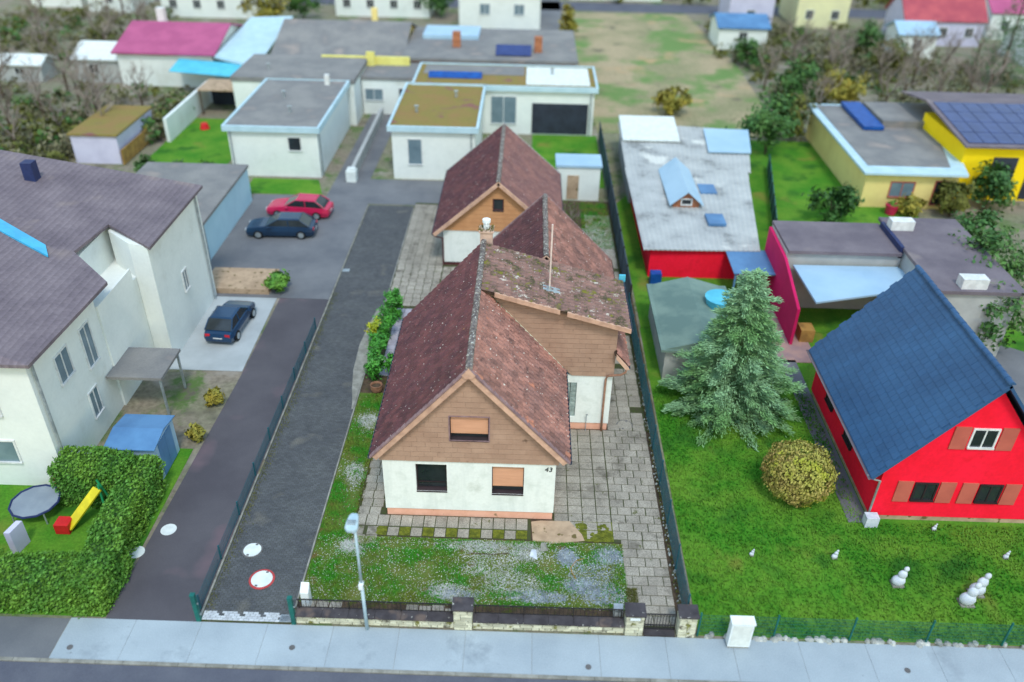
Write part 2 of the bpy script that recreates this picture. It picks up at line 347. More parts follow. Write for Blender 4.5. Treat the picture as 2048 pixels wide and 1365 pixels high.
# ---- driveway of small dark pavers
sheet('plot_ground', rect(-8.36, 6.95, 20.6, 60.2), -.02, M['soil'], .04)
sheet('driveway_bed', rect(-11.86, -8.42, 20.25, 58.4), -.006, M['paver_joint'], .03)
b = MB(); bl = MB(); y = 20.3; r = 0
while y < 58.3:
    x = -11.84-(r % 2)*.1; pat = [random.random() for _ in range(20)]
    while x < -8.44:
        x0 = max(x+.004, -11.84); x1 = min(x+.196, -8.45)
        if x1-x0 > .03:
            zt = .012+U(-.004, .004); light = r < 4 and not (r >= 2 and int((x+12)/.2) % 4 == 3) and not -8.95 < x < -8.3
            (bl if light else b).add([(x0, y+.003, 0), (x1, y+.003, 0), (x1, y+.102, 0), (x0, y+.102, 0), (x0+.006, y+.009, zt), (x1-.006, y+.009, zt), (x1-.006, y+.096, zt), (x0+.006, y+.096, zt)],
                [(4, 5, 6, 7), (0, 1, 5, 4), (1, 2, 6, 5), (2, 3, 7, 6), (3, 0, 4, 7)])
        x += .2
    y += .106; r += 1
drive = b.build('driveway', M['paver_dark'], None, 'structure')
bl.build('driveway_threshold', M['paver_light'], None, 'structure')
b = MB()
for i in range(38):
    y = 20.35+i*1.0
    if U(0, 1) < .97: b.box(-11.94, -11.865, y, y+.985, -.05, .05+U(-.008, .008))
structure(b, 'kerb', M['kerb_stone'])
b = MB()
for i in range(37):
    y = 21.0+i*1.0
    b.box(-8.44, -8.375, y, y+.985, -.05, .045+U(-.006, .006))
structure(b, 'kerb', M['kerb_stone'])
# sandy verge along the shrubs and weeds at the lane edge
b = MB(); pts = [(-8.62, 34.0), (-8.55, 33.4), (-8.46, 33.4), (-8.46, 43.4), (-8.8, 43.2), (-9.0, 41.5), (-9.18, 39.3), (-9.08, 36.8), (-8.85, 35.2)]
b.prism([(x, y) for x, y in pts[::-1]], 'z', .0, .022); structure(b, 'gravel_verge', M['kerb_stone'])

# ---- slabs
def slab_mesh(w, d, m, name='slab'):
    b = MB(); e = .012
    b.add([(-w/2, -d/2, -.05), (w/2, -d/2, -.05), (w/2, d/2, -.05), (-w/2, d/2, -.05), (-w/2+e, -d/2+e, 0), (w/2-e, -d/2+e, 0), (w/2-e, d/2-e, 0), (-w/2+e, d/2-e, 0)],
          [(4, 5, 6, 7), (0, 1, 5, 4), (1, 2, 6, 5), (2, 3, 7, 6), (3, 0, 4, 7)])
    return mesh_of(b, name, m)
def base(name, x0, x1, y0, y1, z=.004, m='paver_joint'):
    o = sheet(name, rect(x0, x1, y0, y1), z, M[m], .03); ORG[o.name] = (0, 0, 0); return o
def lay(me, parent, x, y, z=.028):
    piece(me, 'slab', parent, Matrix.Translation((x+U(-.006, .006), y+U(-.006, .006), z+U(-.006, .006))) @ Matrix.Rotation(U(-.01, .01), 4, 'Z') @ Matrix.Rotation(U(-.008, .008), 4, 'X'))
SL_A = slab_mesh(.605, .465, M['slab_concrete']); SL_H = slab_mesh(.29, .465, M['slab_concrete']); SL_B = slab_mesh(.482, .482, M['slab_concrete']); SL_C = slab_mesh(.49, .49, M['slab_violet'])
patio = sheet('patio', [(4.56, 20.62), (6.32, 20.62), (6.32, 32.28), (1.64, 32.28), (1.64, 24.86), (4.56, 24.86)], .004, M['paver_joint'], .03); ORG[patio.name] = (0, 0, 0)
n = 0
for r in range(24):
    y = 20.9+r*.485
    for c in range(4):
        x = 1.98+c*.625
        if y > 25.6: lay(SL_A, patio, x, y); n += 1
    if y < 24.9: row = ((4.8, SL_A), (5.42, SL_A), (6.02, SL_A)) if r % 2 else ((4.64, SL_H), (5.1, SL_A), (5.72, SL_A), (6.18, SL_H))
    else: row = ((4.49, SL_A), (5.115, SL_A), (5.74, SL_A), (6.195, SL_H)) if r % 2 else ((4.335, SL_H), (4.79, SL_A), (5.415, SL_A), (6.04, SL_A))
    for x, me_ in row:
        if not (y < 21.4 and x < 4.9): lay(me_, patio, x, y)
side = base('side_path', 4.45, 6.42, 32.3, 58)
sb = MB()
for r in range(52):
    y = 32.55+r*.485
    for c in range(3):
        x = 4.76+c*.625+(r % 2)*.02
        if random.random() < .04: continue
        if y < 42: lay(SL_A, side, x, y)
        else: sb.box(x-.3, x+.3, y-.235, y+.235, 0, .028+U(-.008, .008))
sb.build('slab_field', M['slab_concrete'], side, 'stuff')
front = base('front_path', -6.98, .66, 24.86, 26.1)
SL_D = slab_mesh(.482, .64, M['slab_concrete'])
for i in range(15): lay(SL_D, front, -6.72+i*.5, 25.73)
for i in range(15):
    if i % 2 == 1: lay(SL_B, front, -6.72+i*.5+.12*(i == 1), 25.11)
lay(SL_B, front, -6.72, 25.11); lay(SL_B, front, -6.6, 24.62); lay(SL_B, front, -6.1, 24.62); 
for k, i in enumerate(range(2, 15, 2)):
    b = MB(); x = -6.72+i*.5
    b.box(x-.23, x+.23, 24.89, 25.37, -.01, .02)
    for q in range(30): b.disc(x+U(-.18, .18), 25.13+U(-.18, .18), -.01, .022+U(.0, .03), U(.05, .09), 7)
    b.build('moss_patch', M['moss_pad'], None, 'stuff')
stub = base('stepping_slabs', 2.6, 4.2, 24.88, 26.05, .012, m='moss_pad')
lay(SL_B, stub, 3.3, 25.25)
for (x, y) in ((2.85, 25.7), (3.78, 25.6), (3.9, 25.2), (3.4, 25.1)):
    b = MB()
    for q in range(24): b.disc(x+U(-.2, .2), y+U(-.22, .22), -.01, .02+U(.0, .03), U(.05, .09), 7)
    b.build('moss_patch', M['moss_pad'], None, 'stuff')
b = MB(); b.prism([(.75, 24.82), (1.6, 24.68), (2.95, 24.9), (2.85, 25.25), (2.35, 26.0), (1.1, 25.98), (.68, 25.9)], 'z', -.03, .034)
tag(b.build('sandstone_slab', M['slab_sand']), 'broken beige sandstone slab lying against the salmon plinth', 'stone slab')
left = base('left_path', -6.98, -5.66, 26.02, 33.5)
for r in range(14):
    for c in range(2): lay(SL_B, left, -6.66+c*.5+(r % 2)*.06, 26.28+r*.5)
walk = base('garden_walk', -7.68, -6.3, 36.3, 43.6)
for r in range(14):
    for c in range(2): lay(SL_C, walk, -7.36+c*.5, 36.6+r*.5)
court = base('forecourt', -8.36, -5.3, 43.65, 59.0)
sb = MB()
for r in range(30):
    for c in range(6):
        x, y = -8.1+c*.5, 43.92+r*.5
        if y < 49.3: lay(SL_B, court, x+(.04 if r % 2 else 0), y)
        else: sb.box(x-.24, x+.24, y-.24, y+.24, 0, .028+U(-.008, .008))
sb.build('slab_field', M['slab_concrete'], court, 'stuff')
gap = base('yard_slabs', -5.3, 1.6, 45.3, 49.1)
for r in range(7):
    for c in range(13): lay(SL_B, gap, -5.03+c*.5, 45.6+r*.5)
# slabs and soil behind the street wall
bed = base('flower_bed', -8.1, 4.5, 20.62, 21.35, .012, 'soil')
for i in range(5): lay(SL_B, bed, -3.9+i*.42*1.2, 21.0+U(-.1, .1), .03)
for i in range(3): lay(SL_B, bed, -7.9+i*.51, 21.1, .03)

# ---- lawn of the plot
lawn = sheet('lawn', [(-8.36, 21.3), (4.56, 21.3), (4.56, 24.8), (-6.9, 24.8), (-6.9, 34.8), (-8.36, 34.8)], .0, M['lawn_soil'], .03)
PALE = [(-.9, 23.6, 1.1, .9), (.0, 22.5, 1.2, .6), (-1.6, 24.45, 1.3, .28), (-2.6, 22.0, .9, .4), (.5, 24.2, .6, .5), (-6.8, 24.2, .45, .4), (-7.5, 28.6, .55, .75), (-7.5, 32.4, .45, .6)]
BLUE = [(3.3, 23.0, .9, .7), (3.9, 24.1, .55, .45), (2.6, 22.5, .6, .4), (3.6, 22.1, .8, .5), (1.0, 21.9, 1.1, .3), (-2.2, 21.8, .7, .3), (2.2, 24.0, .4, .4)]
BARE = [(-3.6, 23.2, .5, .35), (-7.3, 25.6, .4, .5), (-1.9, 23.0, .4, .3), (2.9, 24.5, .5, .2), (-6.95, 22.95, .38, .3), (-6.3, 23.9, .35, .3), (-5.9, 23.4, .4, .3), (1.6, 21.7, 2.2, .2), (-4.5, 24.4, 1.2, .3), (1.9, 23.5, .9, .6)]
def inside(L, x, y): return max([1-((x-a)/c)**2-((y-bq)/d)**2 for a, bq, c, d in L])
def in_lawn(x, y): return (-8.34 < x < 4.54 and 21.3 < y < 24.75) or (-8.34 < x < -6.95 and 24.7 < y < 34.7)
def blades(mb, n, sample, hmin, hmax, wd, fan=3):
    k = 0
    while k < n:
        p = sample()
        if p is None: continue
        x, y, sc_ = p; k += 1
        for j in range(fan):
            a = U(0, 6.28); h = U(hmin, hmax)*sc_; lx, ly = math.cos(a)*h*U(.3, .9), math.sin(a)*h*U(.3, .9); px, py = -math.sin(a)*wd, math.cos(a)*wd
            mb.add([(x-px, y-py, 0), (x+px, y+py, 0), (x+lx, y+ly, h)], [(0, 1, 2)])
def samp_lawn():
    x, y = U(-8.34, 4.54), U(21.3, 34.7)
    if not in_lawn(x, y): return None
    d = max(inside(PALE, x, y), inside(BLUE, x, y)); e = inside(BARE, x, y)
    if d > 0 and random.random() < .25+.6*min(1, d*1.6): return None
    if e > 0 and random.random() < .85: return None
    nz = mnoise.noise(Vector((x*.9, y*.9, 2)))
    if random.random() < .35-nz: return None
    if x > -1.5 and y < 24.8 and random.random() < .3: return None
    return x, y, 1.2+nz*.7
b = MB(); blades(b, 34000, samp_lawn, .025, .075, .013); o = b.build('grass', M['grass_blade']); tag(o, 'patchy unmown front grass of the middle plot', 'grass', kind='stuff')
def pebbles(L, n, m, label, spread=.7):
    b = MB(); k = 0
    while k < n:
        a, bq, c, d = random.choice(L); t = U(0, 6.28); q = math.sqrt(random.random())*(1+spread*random.random()**3); x, y = a+c*q*math.cos(t), bq+d*q*math.sin(t)
        if not in_lawn(x, y): continue
        k += 1; r = U(.016, .042); h = r*U(.5, 1.1); rot = U(0, 6)
        v = [(x+r*math.cos(rot+j*1.571)*U(.7, 1.2), y+r*math.sin(rot+j*1.571)*U(.7, 1.2), .0) for j in range(4)]
        b.add(v+[(x+U(-.3, .3)*r, y+U(-.3, .3)*r, h)], [(0, 1, 4), (1, 2, 4), (2, 3, 4), (3, 0, 4)])
    tag(b.build('gravel', m), label, 'gravel', kind='stuff')
pebbles(PALE, 10000, M['pebble_pale'], 'pale gravel strewn through the front grass', 1.0)
pebbles(BLUE, 8500, M['pebble_blue'], 'bluish gravel beds in the front grass near the slab path')
b = MB()
for i in range(4600):
    x, y = U(-8.3, 4.5), U(21.25, 24.8) if i % 5 else U(24.8, 34.5)
    if in_lawn(x, y):
        r = U(.01, .022); b.add([(x-r, y, .05), (x, y-r, .045), (x+r, y, .055), (x, y+r, .05)], [(0, 1, 2, 3)])
tag(b.build('dead_leaves', M['clover']), 'pale dry leaf litter and small blossoms over the front grass', 'leaf litter', kind='stuff')
# moss tufts and weeds at the edges: fence strip, kerbs
def samp_edge():
    q = random.random()
    if q < .35: return U(6.42, 6.72), U(20.7, 57), 1.
    if q < .6: return -11.8+abs(random.gauss(0, .16)), U(20.6, 45), .7
    if q < .75: return U(-8.3, 4.4), 20.66+abs(random.gauss(0, .2)), .9
    if q < .85: return U(4.5, 4.9), U(21.6, 22.4), 1.
    return U(-7.1, -6.8), U(24.5, 33), .8
b = MB(); blades(b, 5200, samp_edge, .04, .13, .014); tag(b.build('weeds', M['leaf_olive']), 'low weeds and moss along the kerbs and fence foot', 'weeds', kind='stuff')
b = MB()
for i in range(160):
    x = 6.5+random.gauss(0, .06); y = U(20.8, 40); r = U(.02, .06); b.disc(x, y, 0, r*1.2, r*.6, 6, rb=r)
tag(b.build('pebbles', M['pebble_pale']), 'white pebbles along the foot of the green fence', 'pebbles', kind='stuff')
# yard behind the annex
def samp_back():
    x, y = U(2.7, 6.3), U(52, 59.8)
    if x < 4.2 and y > 55 and random.random() < .85: return None
    return x, y, 1.
b = MB(); blades(b, 5000, samp_back, .05, .14, .02); tag(b.build('grass', M['grass_blade']), 'rough grass in the small yard behind the annex', 'grass', kind='stuff')
b = MB()
for i in range(1200):
    x, y = U(3.2, 6.3), U(51, 55); r = U(.02, .04); b.add([(x-r, y, .1), (x, y-r, .1), (x+r, y, .11), (x, y+r, .1)], [(0, 1, 2, 3)])
tag(b.build('fallen_leaves', M['clover']), 'pale fallen leaves over the yard grass behind the annex', 'leaf litter', kind='stuff')
# neighbours' lawns
def samp_red():
    x, y = U(7.1, 26), U(20.4, 36)
    if x > 15.3 and y > 26.5: return None
    return x, y, 1+.5*mnoise.noise(Vector((x*.5, y*.5, 5)))
b = MB(); blades(b, 21000, samp_red, .06, .13, .03, 2); tag(b.build('grass', M['grass_neighbour']), 'bright green mown lawn in front of the red house', 'grass', kind='stuff')
# ---- covers and small ground things on the plot
def cover(x, y, r, ring, label, m='cover_white', wr=.07):
    t = thing('manhole_cover', label, 'manhole cover', (x, y, .012))
    b = MB(); b.disc(x, y, .0, .03, r+wr, 32); b.build('ring', ring, t)
    b = MB(); seg = 32; 
    b.disc(x, y, .03, .042, r, seg); b.build('lid', M[m], t)
    for a in (1.2, 1.2+math.pi):
        b = MB(); b.box(x+math.cos(a)*(r-.05)-.05, x+math.cos(a)*(r-.05)+.05, y+math.sin(a)*(r-.05)-.04, y+math.sin(a)*(r-.05)+.04, .04, .046); b.build('notch', M['cover_ring'], t)
    return t
cover(-10.88, 23.8, .36, M['cover_ring'], 'white round manhole cover with grey ring on the dark driveway')
cover(-10.07, 22.3, .42, M['ring_red'], 'white round manhole cover with red ring on the dark driveway', wr=.09)
cover(5.33, 32.74, .36, M['cover_ring'], 'grey round concrete cover among the slabs beside the fence', 'slab_concrete', .05)
t = thing('drain_grate', 'square grey metal drain grate at the driveway entrance', 'drain grate', (-8.65, 20.46, 0))
b = MB(); 
for x0, x1, y0, y1 in ((-8.87, -8.42, 20.3, 20.33), (-8.87, -8.42, 20.6, 20.63), (-8.87, -8.84, 20.33, 20.6), (-8.45, -8.42, 20.33, 20.6)): b.box(x0, x1, y0, y1, 0, .03)
b.build('frame', M['zinc'], t); b = MB()
for i in range(8): b.box(-8.83+i*.048, -8.805+i*.048, 20.33, 20.6, 0, .024)
b.build('grille', M['zinc'], t)
b = MB(); b.box(-11.86, -11.4, 47.8, 48.15, -.01, .03); tag(b.build('drain_cover', M['zinc']), 'small pale drain cover on the far left edge of the driveway', 'drain cover')
# two grey broken slate pieces, a stick, a small slab
b = MB(); b.add([(.62, 23.95, .03), (.95, 23.75, .03), (.9, 24.3, .04), (.7, 24.2, .16)], [(0, 1, 3), (1, 2, 3), (0, 3, 2), (0, 2, 1)]); tag(b.build('stone', M['statue']), 'pointed pale grey stone shard lying in the front grass', 'stone')
b = MB(); b.add([(1.05, 24.2, .02), (1.4, 24.25, .05), (1.3, 24.7, .05), (1.1, 24.55, .2), (1.25, 24.35, .2)], [(0, 1, 4), (1, 2, 4), (0, 4, 3), (4, 2, 3), (0, 3, 2)]); tag(b.build('stone', M['kerb_stone']), 'darker blocky stone beside the pointed shard in the grass', 'stone')
b = MB(); b.tube([(2.5, 22.8, .05), (2.35, 23.1, .08), (2.3, 23.35, .07), (2.55, 23.75, .06), (2.9, 23.9, .05)], .022, 5, r2=.01); tag(b.build('stick', M['timber']), 'bent pale stick lying in the front grass', 'stick')
b = MB(); b.tube([(-1.9, 24.0, .04), (-.9, 23.95, .05), (-.2, 24.05, .05)], .02, 5, r2=.012); tag(b.build('branch', M['bark']), 'straight dry branch lying on the pale gravel', 'branch')
# ================================================================ THE MIDDLE HOUSE AND ITS OUTBUILDINGS
def tile_mb(w, l):
    b = MB(); us = [0, .16, .34, .5, .66, .84, 1]; hs = [0, 0, .03, .05, .03, 0, 0]; L = l*1.06
    vs = []
    for v, dz in ((0, 0), (L, .055)): vs += [(u*w*.992, v, h+dz) for u, h in zip(us, hs)]
    vs += [(u*w*.992, L, h-.006) for u, h in zip(us, hs)]
    fs = [(k*7+i, (k+1)*7+i, (k+1)*7+i+1, k*7+i+1)[::-1] for k in (0, 1) for i in range(6)]
    fs += [(0, 7, 14), (6, 20, 13)]
    b.add(vs, fs); return b
def frame(P, Ud, Vd):
    Ud = Vector(Ud).normalized(); Vd = Vector(Vd).normalized(); Nn = Ud.cross(Vd)
    return Matrix(((Ud.x, Vd.x, Nn.x, P[0]), (Ud.y, Vd.y, Nn.y, P[1]), (Ud.z, Vd.z, Nn.z, P[2]), (0, 0, 0, 1)))
def tiles(parent, P, Ud, Vd, cols, rows, w, l, m, keep, ok=lambda c, r: True, accent=None):
    """lay roof tiles; keep(c,r) says which are pieces of their own, the rest join one stuff part"""
    F = frame(P, Ud, Vd); t = tile_mb(w, l); me = mesh_of(t, 'roof_tile', m); ma = mesh_of(t, 'roof_tile', accent) if accent else None; rest = MB(); n = 0
    for r in range(rows):
        for c in range(cols):
            if not ok(c, r): continue
            T = F @ Matrix.Translation((c*w+U(-.004, .004), r*l+U(-.006, .006), U(0, .008))) @ Matrix.Rotation(U(-.012, .012), 4, 'Z')
            if keep(c, r): piece(ma if accent and random.random() < .05 else me, 'roof_tile', parent, T); n += 1
            else: rest.add([T @ Vector(p) for p in t.v], t.f)
    if rest.v: rest.build('roof_tile_field', m, parent, 'stuff')
    return n
def rake(parent, name, m, A, B, y0, y1, up, down, axis='y'):
    ax, az = A; bx, bz = B; d = math.hypot(bx-ax, bz-az); nx, nz = -(bz-az)/d, (bx-ax)/d
    if nz < 0: nx, nz = -nx, -nz
    b = MB(); b.prism([(ax-nx*down, az-nz*down), (bx-nx*down, bz-nz*down), (bx+nx*up, bz+nz*up), (ax+nx*up, az+nz*up)], axis, y0, y1)
    return b.build(name, m, parent)
def ridge_run(parent, x, z, y0, y1, m, r=.13, step=.4):
    b = MB(); seg = 6
    vs = []
    for y, q in ((0, r), (step*1.06, r*.88)):
        vs += [(q*math.cos(math.pi*k/seg)*1.15, y, q*math.sin(math.pi*k/seg)) for k in range(seg+1)]
    n = seg+1; b.add(vs, [(k, k+1, n+k+1, n+k) for k in range(seg)]+[tuple(range(seg, -1, -1))]); me = mesh_of(b, 'ridge_tile', m)
    k = int(round((y1-y0)/step))
    for i in range(k): piece(me, 'ridge_tile', parent, Matrix.Translation((x+U(-.01, .01), y0+i*step, z+U(-.008, .008))) @ Matrix.Rotation(U(-.03, .03), 4, 'Z'))
def gutter(parent, x, z, y0, y1, m, r=.075):
    o = [(x+r*math.cos(a), z+r*math.sin(a)) for a in [math.pi+math.pi*k/6 for k in range(7)]]
    i = [(x+(r-.014)*math.cos(a), z+(r-.014)*math.sin(a)) for a in [2*math.pi-math.pi*k/6 for k in range(7)]]
    b = MB(); n = len(o+i); vs = [(p[0], y, p[1]) for y in (y0, y1) for p in o+i]
    b.add(vs, [(k, (k+1) % n, n+(k+1) % n, n+k) for k in range(n)]); b.add([(p[0], y0, p[1]) for p in o], [tuple(range(7))]); b.add([(p[0], y1, p[1]) for p in o], [tuple(range(6, -1, -1))])
    return b.build('gutter', m, parent)
def gable_wall(parent, name, m, x0, x1, z0, slopes, y0, y1, holes=()):
    b = MB()
    for (a, c, d, e) in wall_rects((x0, x1, z0, 30), holes):
        p = [(a, d), (c, d), (c, e), (a, e)]
        for s_ in slopes: p = clip(p, *s_)
        if len(p) > 2 and area(p) > .002: b.prism(p, 'y', y0, y1)
    return b.build(name, m, parent)
def shingles(parent, x0, x1, z0, z1, w, h, slopes, y, m, holes=(), limit=300, t=.018):
    rest = MB(); n = 0; r = 0; z = z0
    while z < z1:
        x = x0-(w/2 if r % 2 else 0)-U(0, .1)
        while x < x1:
            a, c = max(x+.005, x0), min(x+w-.005, x1)
            for q in (wall_rects((a, c, z+.01, z+h-.006), holes) if c-a > .04 else []):
                p = [(q[0], q[2]), (q[1], q[2]), (q[1], q[3]), (q[0], q[3])]
                for s_ in slopes: p = clip(p, *s_)
                if len(p) < 3 or area(p) < .006: continue
                bb = MB(); j = U(0, .006); k = len(p)
                lo = [(px, y-t-j-.012*(1-(pz-z)/h), pz) for px, pz in p]; hi = [(px, y, pz) for px, pz in p]
                bb.add(lo+hi, [tuple(range(k))]+[(i, k+i, k+(i+1) % k, (i+1) % k) for i in range(k)])
                if n < limit: bb.build('shingle', m, parent); n += 1
                else: rest.add(bb.v, bb.f)
            x += w
        z += h; r += 1
    if rest.v: rest.build('shingle_field', m, parent, 'stuff')
    return n
def under(xr, zr, k, off=0.):   # below the slope z = zr-k*|x-xr| : two half planes in (x,z)
    return [(k, 1, zr+k*xr-off), (-k, 1, zr-k*xr-off)]

# ---------------------------------------------------------------- main house
H = thing('house', 'white rendered house with brown shingled gable and plum tiled roof, number 43', 'house', (-2, 26.1, 0))
XR, ZR, KS = -1.95, 8.14, 1.112
LEN = math.hypot(4.05, 4.504); VL = (-4.05, 0, -4.504); VR = (4.05, 0, -4.504)
W1 = (-4.26, -2.95, 1.5, 3.0); W2 = (-1.05, .30, 1.45, 2.98); WA = (-2.76, -1.19, 4.4, 5.62)
b = MB()
for q in wall_rects((-5.64, 1.62, .42, 3.2), [W1, W2]): b.box(q[0], q[1], 26.08, 26.4, q[2], q[3])
b.box(-5.64, -5.34, 26.4, 36.2, .42, 3.95); b.box(1.32, 1.62, 26.4, 32.35, .42, 3.95); b.box(-5.34, 4.43, 35.9, 36.2, .42, 3.3)
b.build('wall', M['render_white'], H)
b = MB(); b.box(-5.6, 1.58, 26.13, 36.15, -.1, .42); b.box(1.6, 4.39, 32.4, 36.15, -.1, .42); b.build('plinth', M['plinth_salmon'], H)
gable_wall(H, 'gable_wall', M['shingle_brown'], -5.66, 1.64, 3.202, under(XR, ZR, KS, .12), 26.06, 26.3, [WA])
shingles(H, -5.74, 1.74, 3.2, 8.2, .56, .262, under(XR, ZR, KS, .1), 26.055, M['shingle_brown'], [(WA[0]-.02, WA[1]+.02, WA[2]-.02, WA[3]+.02)], 170)
gable_wall(H, 'gable_wall', M['shingle_brown'], -5.6, 1.6, 3.3, under(XR, ZR, KS, .12), 35.95, 36.2)
b = MB()   # roof deck under the tiles
b.slab((XR, 25.78, ZR-.02), (XR, 36.45, ZR-.02), (-5.98, 36.45, 3.63), (-5.98, 25.78, 3.63), .1)
b.slab((XR, 25.78, ZR-.02), (2.1, 25.78, 3.62), (2.1, 32.3, 3.62), (XR, 32.3, ZR-.02), .1)
b.slab((XR, 31.95, ZR-.03), (4.93, 31.95, 6.2), (4.93, 36.3, 6.2), (XR, 36.3, ZR-.03), .1)
b.slab((4.43, 31.98, 4.82), (5.03, 31.98, 4.13), (5.03, 36.4, 4.13), (4.43, 36.4, 4.82), .08)
b.build('roof', M['bark'], H)
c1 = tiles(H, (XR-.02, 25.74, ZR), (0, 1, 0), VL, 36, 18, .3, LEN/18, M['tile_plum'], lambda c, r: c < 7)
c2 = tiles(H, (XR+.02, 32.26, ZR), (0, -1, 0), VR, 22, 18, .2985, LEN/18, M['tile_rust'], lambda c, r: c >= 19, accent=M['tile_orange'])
c3 = tiles(H, (XR+.1, 36.4, ZR-.02), (0, -1, 0), (6.85, 0, -1.9), 15, 21, .299, 7.05/21, M['tile_mossy'], lambda c, r: c >= 8 and r < 20 and (c+r) % 2 == 0 or c >= 14)
tiles(H, (4.47, 36.5, 4.86), (0, -1, 0), (.6, 0, -.69), 15, 3, .3, .31, M['tile_rust'], lambda c, r: False)
ridge_run(H, XR, ZR+.03, 25.72, 36.5, M['ridge_grey'])
for sg, K in ((-1, 'verge_plum'), (1, 'verge_plum')):
    rake(H, 'verge', M[K], (XR, ZR+.03), (XR+sg*4.09, ZR+.03-KS*4.09), 25.66, 25.84, .05, .03)
    rake(H, 'bargeboard', M['verge_peach'], (XR, ZR), (XR+sg*4.03, ZR-KS*4.03), 25.70, 25.76, -.04, .26)
    rake(H, 'soffit', M['verge_peach'], (XR, ZR), (XR+sg*4.0, ZR-KS*4.0), 25.765, 26.05, -.1, .16)
b = MB(); b.prism([(XR-.26, ZR-.22), (XR, ZR+.1), (XR+.26, ZR-.22), (XR+.16, ZR-.36), (XR-.16, ZR-.36)], 'y', 25.63, 25.7); b.build('ridge_end_cap', M['verge_peach'], H)
gutter(H, -6.07, 3.62, 25.7, 36.5, M['gutter_slate']); gutter(H, 2.17, 3.62, 25.7, 32.28, M['gutter_slate'])
# front windows
def window(parent, r, y, recess=.16, m='glass_dark', fr='window_frame', bars=0, sill=True, shutter=0., depth=.3, frw=.06):
    x0, x1, z0, z1 = r; yf = y+recess
    b = MB(); b.box(x0, x0+frw, yf-.03, yf+.05, z0, z1); b.box(x1-frw, x1, yf-.03, yf+.05, z0, z1); b.box(x0+frw, x1-frw, yf-.03, yf+.05, z0, z0+frw); b.box(x0+frw, x1-frw, yf-.03, yf+.05, z1-frw, z1)
    for i in range(bars): x = x0+(x1-x0)*(i+1)/(bars+1); b.box(x-.03, x+.03, yf-.028, yf+.05, z0+frw, z1-frw)
    f = b.build('window', M[fr], parent); f2 = MB(); f2.quad((x0+frw, yf+.02, z0+frw), (x1-frw, yf+.02, z0+frw), (x1-frw, yf+.02, z1-frw), (x0+frw, yf+.02, z1-frw)); f2.build('pane', M[m], f)
    if sill: q = MB(); q.slab((x0+.002, y-.05, z0-.02), (x1-.002, y-.05, z0-.02), (x1-.002, yf-.032, z0+.05), (x0+.002, yf-.032, z0+.05), .03); q.build('sill', M['window_frame'] if fr == 'window_frame' else M['render_clean'], f)
    if shutter:
        q = MB(); n = max(4, int((z1-z0)*shutter/.055)); h = (z1-z0)*shutter/n
        for i in range(n):
            za = z1-(i+1)*h; q.add([(x0+.03, yf-.06, za), (x1-.03, yf-.06, za), (x1-.03, yf-.075, za+h*.5), (x0+.03, yf-.075, za+h*.5), (x1-.03, yf-.06, za+h*.94), (x0+.03, yf-.06, za+h*.94), (x1-.03, yf-.05, za+h), (x0+.03, yf-.05, za+h)], [(0, 1, 2, 3), (3, 2, 4, 5), (5, 4, 6, 7)])
        q.box(x0+.03, x1-.03, yf-.08, yf-.05, z1-n*h-.05, z1-n*h); s_ = q.build('roller_shutter', M['shutter_orange'], f)
        q = MB(); q.box(x0+.002, x0+.028, yf-.09, yf-.032, z0, z1); q.box(x1-.028, x1-.002, yf-.09, yf-.032, z0, z1); q.build('guide_rail', M['window_frame'], f)
    return f
f = window(H, W1, 26.08, .2); 
q = MB(); q.box(W1[0]+.07, W1[1]-.07, 26.27, 26.29, W1[2]+.32, W1[2]+.37); q.build('transom', M['window_frame'], f)
window(H, W2, 26.08, .2, shutter=.74); window(H, WA, 26.04, .17, shutter=.72)
b = MB(); x0, x1, z0, z1 = WA
for r in ((x0-.05, x0, z0-.05, z1+.05), (x1, x1+.05, z0-.05, z1+.05), (x0, x1, z1, z1+.05), (x0, x1, z0-.05, z0)): b.box(r[0], r[1], 26.0, 26.2, r[2], r[3])
b.build('window_surround', M['verge_plum'], H)
b = MB(); b.box(-5.66, 1.64, 26.035, 26.078, 3.2, 3.232); b.build('drip_trim', M['frame_white'], H)
cu = bpy.data.curves.new('house_number', 'FONT'); cu.body = '43'; cu.size = .34; cu.extrude = .01; cu.shear = .15
to = bpy.data.objects.new('tmp', cu); COL.objects.link(to); bpy.context.view_layer.update()
me = bpy.data.meshes.new_from_object(to.evaluated_get(bpy.context.evaluated_depsgraph_get())); bpy.data.objects.remove(to); me.materials.clear(); me.materials.append(M['ink'])
o = bpy.data.objects.new('house_number', me); COL.objects.link(o); o.parent = H; o.rotation_euler = (R_(90), 0, 0); o.location = (1.14+2, 26.066-26.1, 2.80)
# wing to the right under the long low-pitched roof
GB = (2.14, 2.76, .78, 2.86)
b = MB()
for q in wall_rects((1.62, 4.43, .42, 3.3), [GB]): b.box(q[0], q[1], 32.35, 32.65, q[2], q[3])
b.box(4.13, 4.43, 32.65, 36.2, .42, 6.1); b.build('wall', M['render_white'], H)
wing = [(.277, 1, 8.0-.277*1.73-.16), (-KS, -1, -(ZR+KS*XR)-.05)]
gable_wall(H, 'gable_wall', M['shingle_brown'], XR, 4.44, 3.302, wing, 32.33, 32.5)
shingles(H, XR, 4.46, 3.3, 8.2, .56, .262, [(.277, 1, 8.0-.277*1.73-.15), (-KS, -1, -(ZR+KS*XR)-.08)], 32.325, M['shingle_brown'], (), 130)
b = MB(); b.box(4.435, 4.46, 32.31, 36.2, 3.3, 6.0); b.build('shingle_cladding', M['shingle_brown'], H)
gl = MB(); gl.box(GB[0], GB[1], 32.46, 32.5, GB[2], GB[3]); fr = gl.build('glass_block_window', M['mortar'], H)
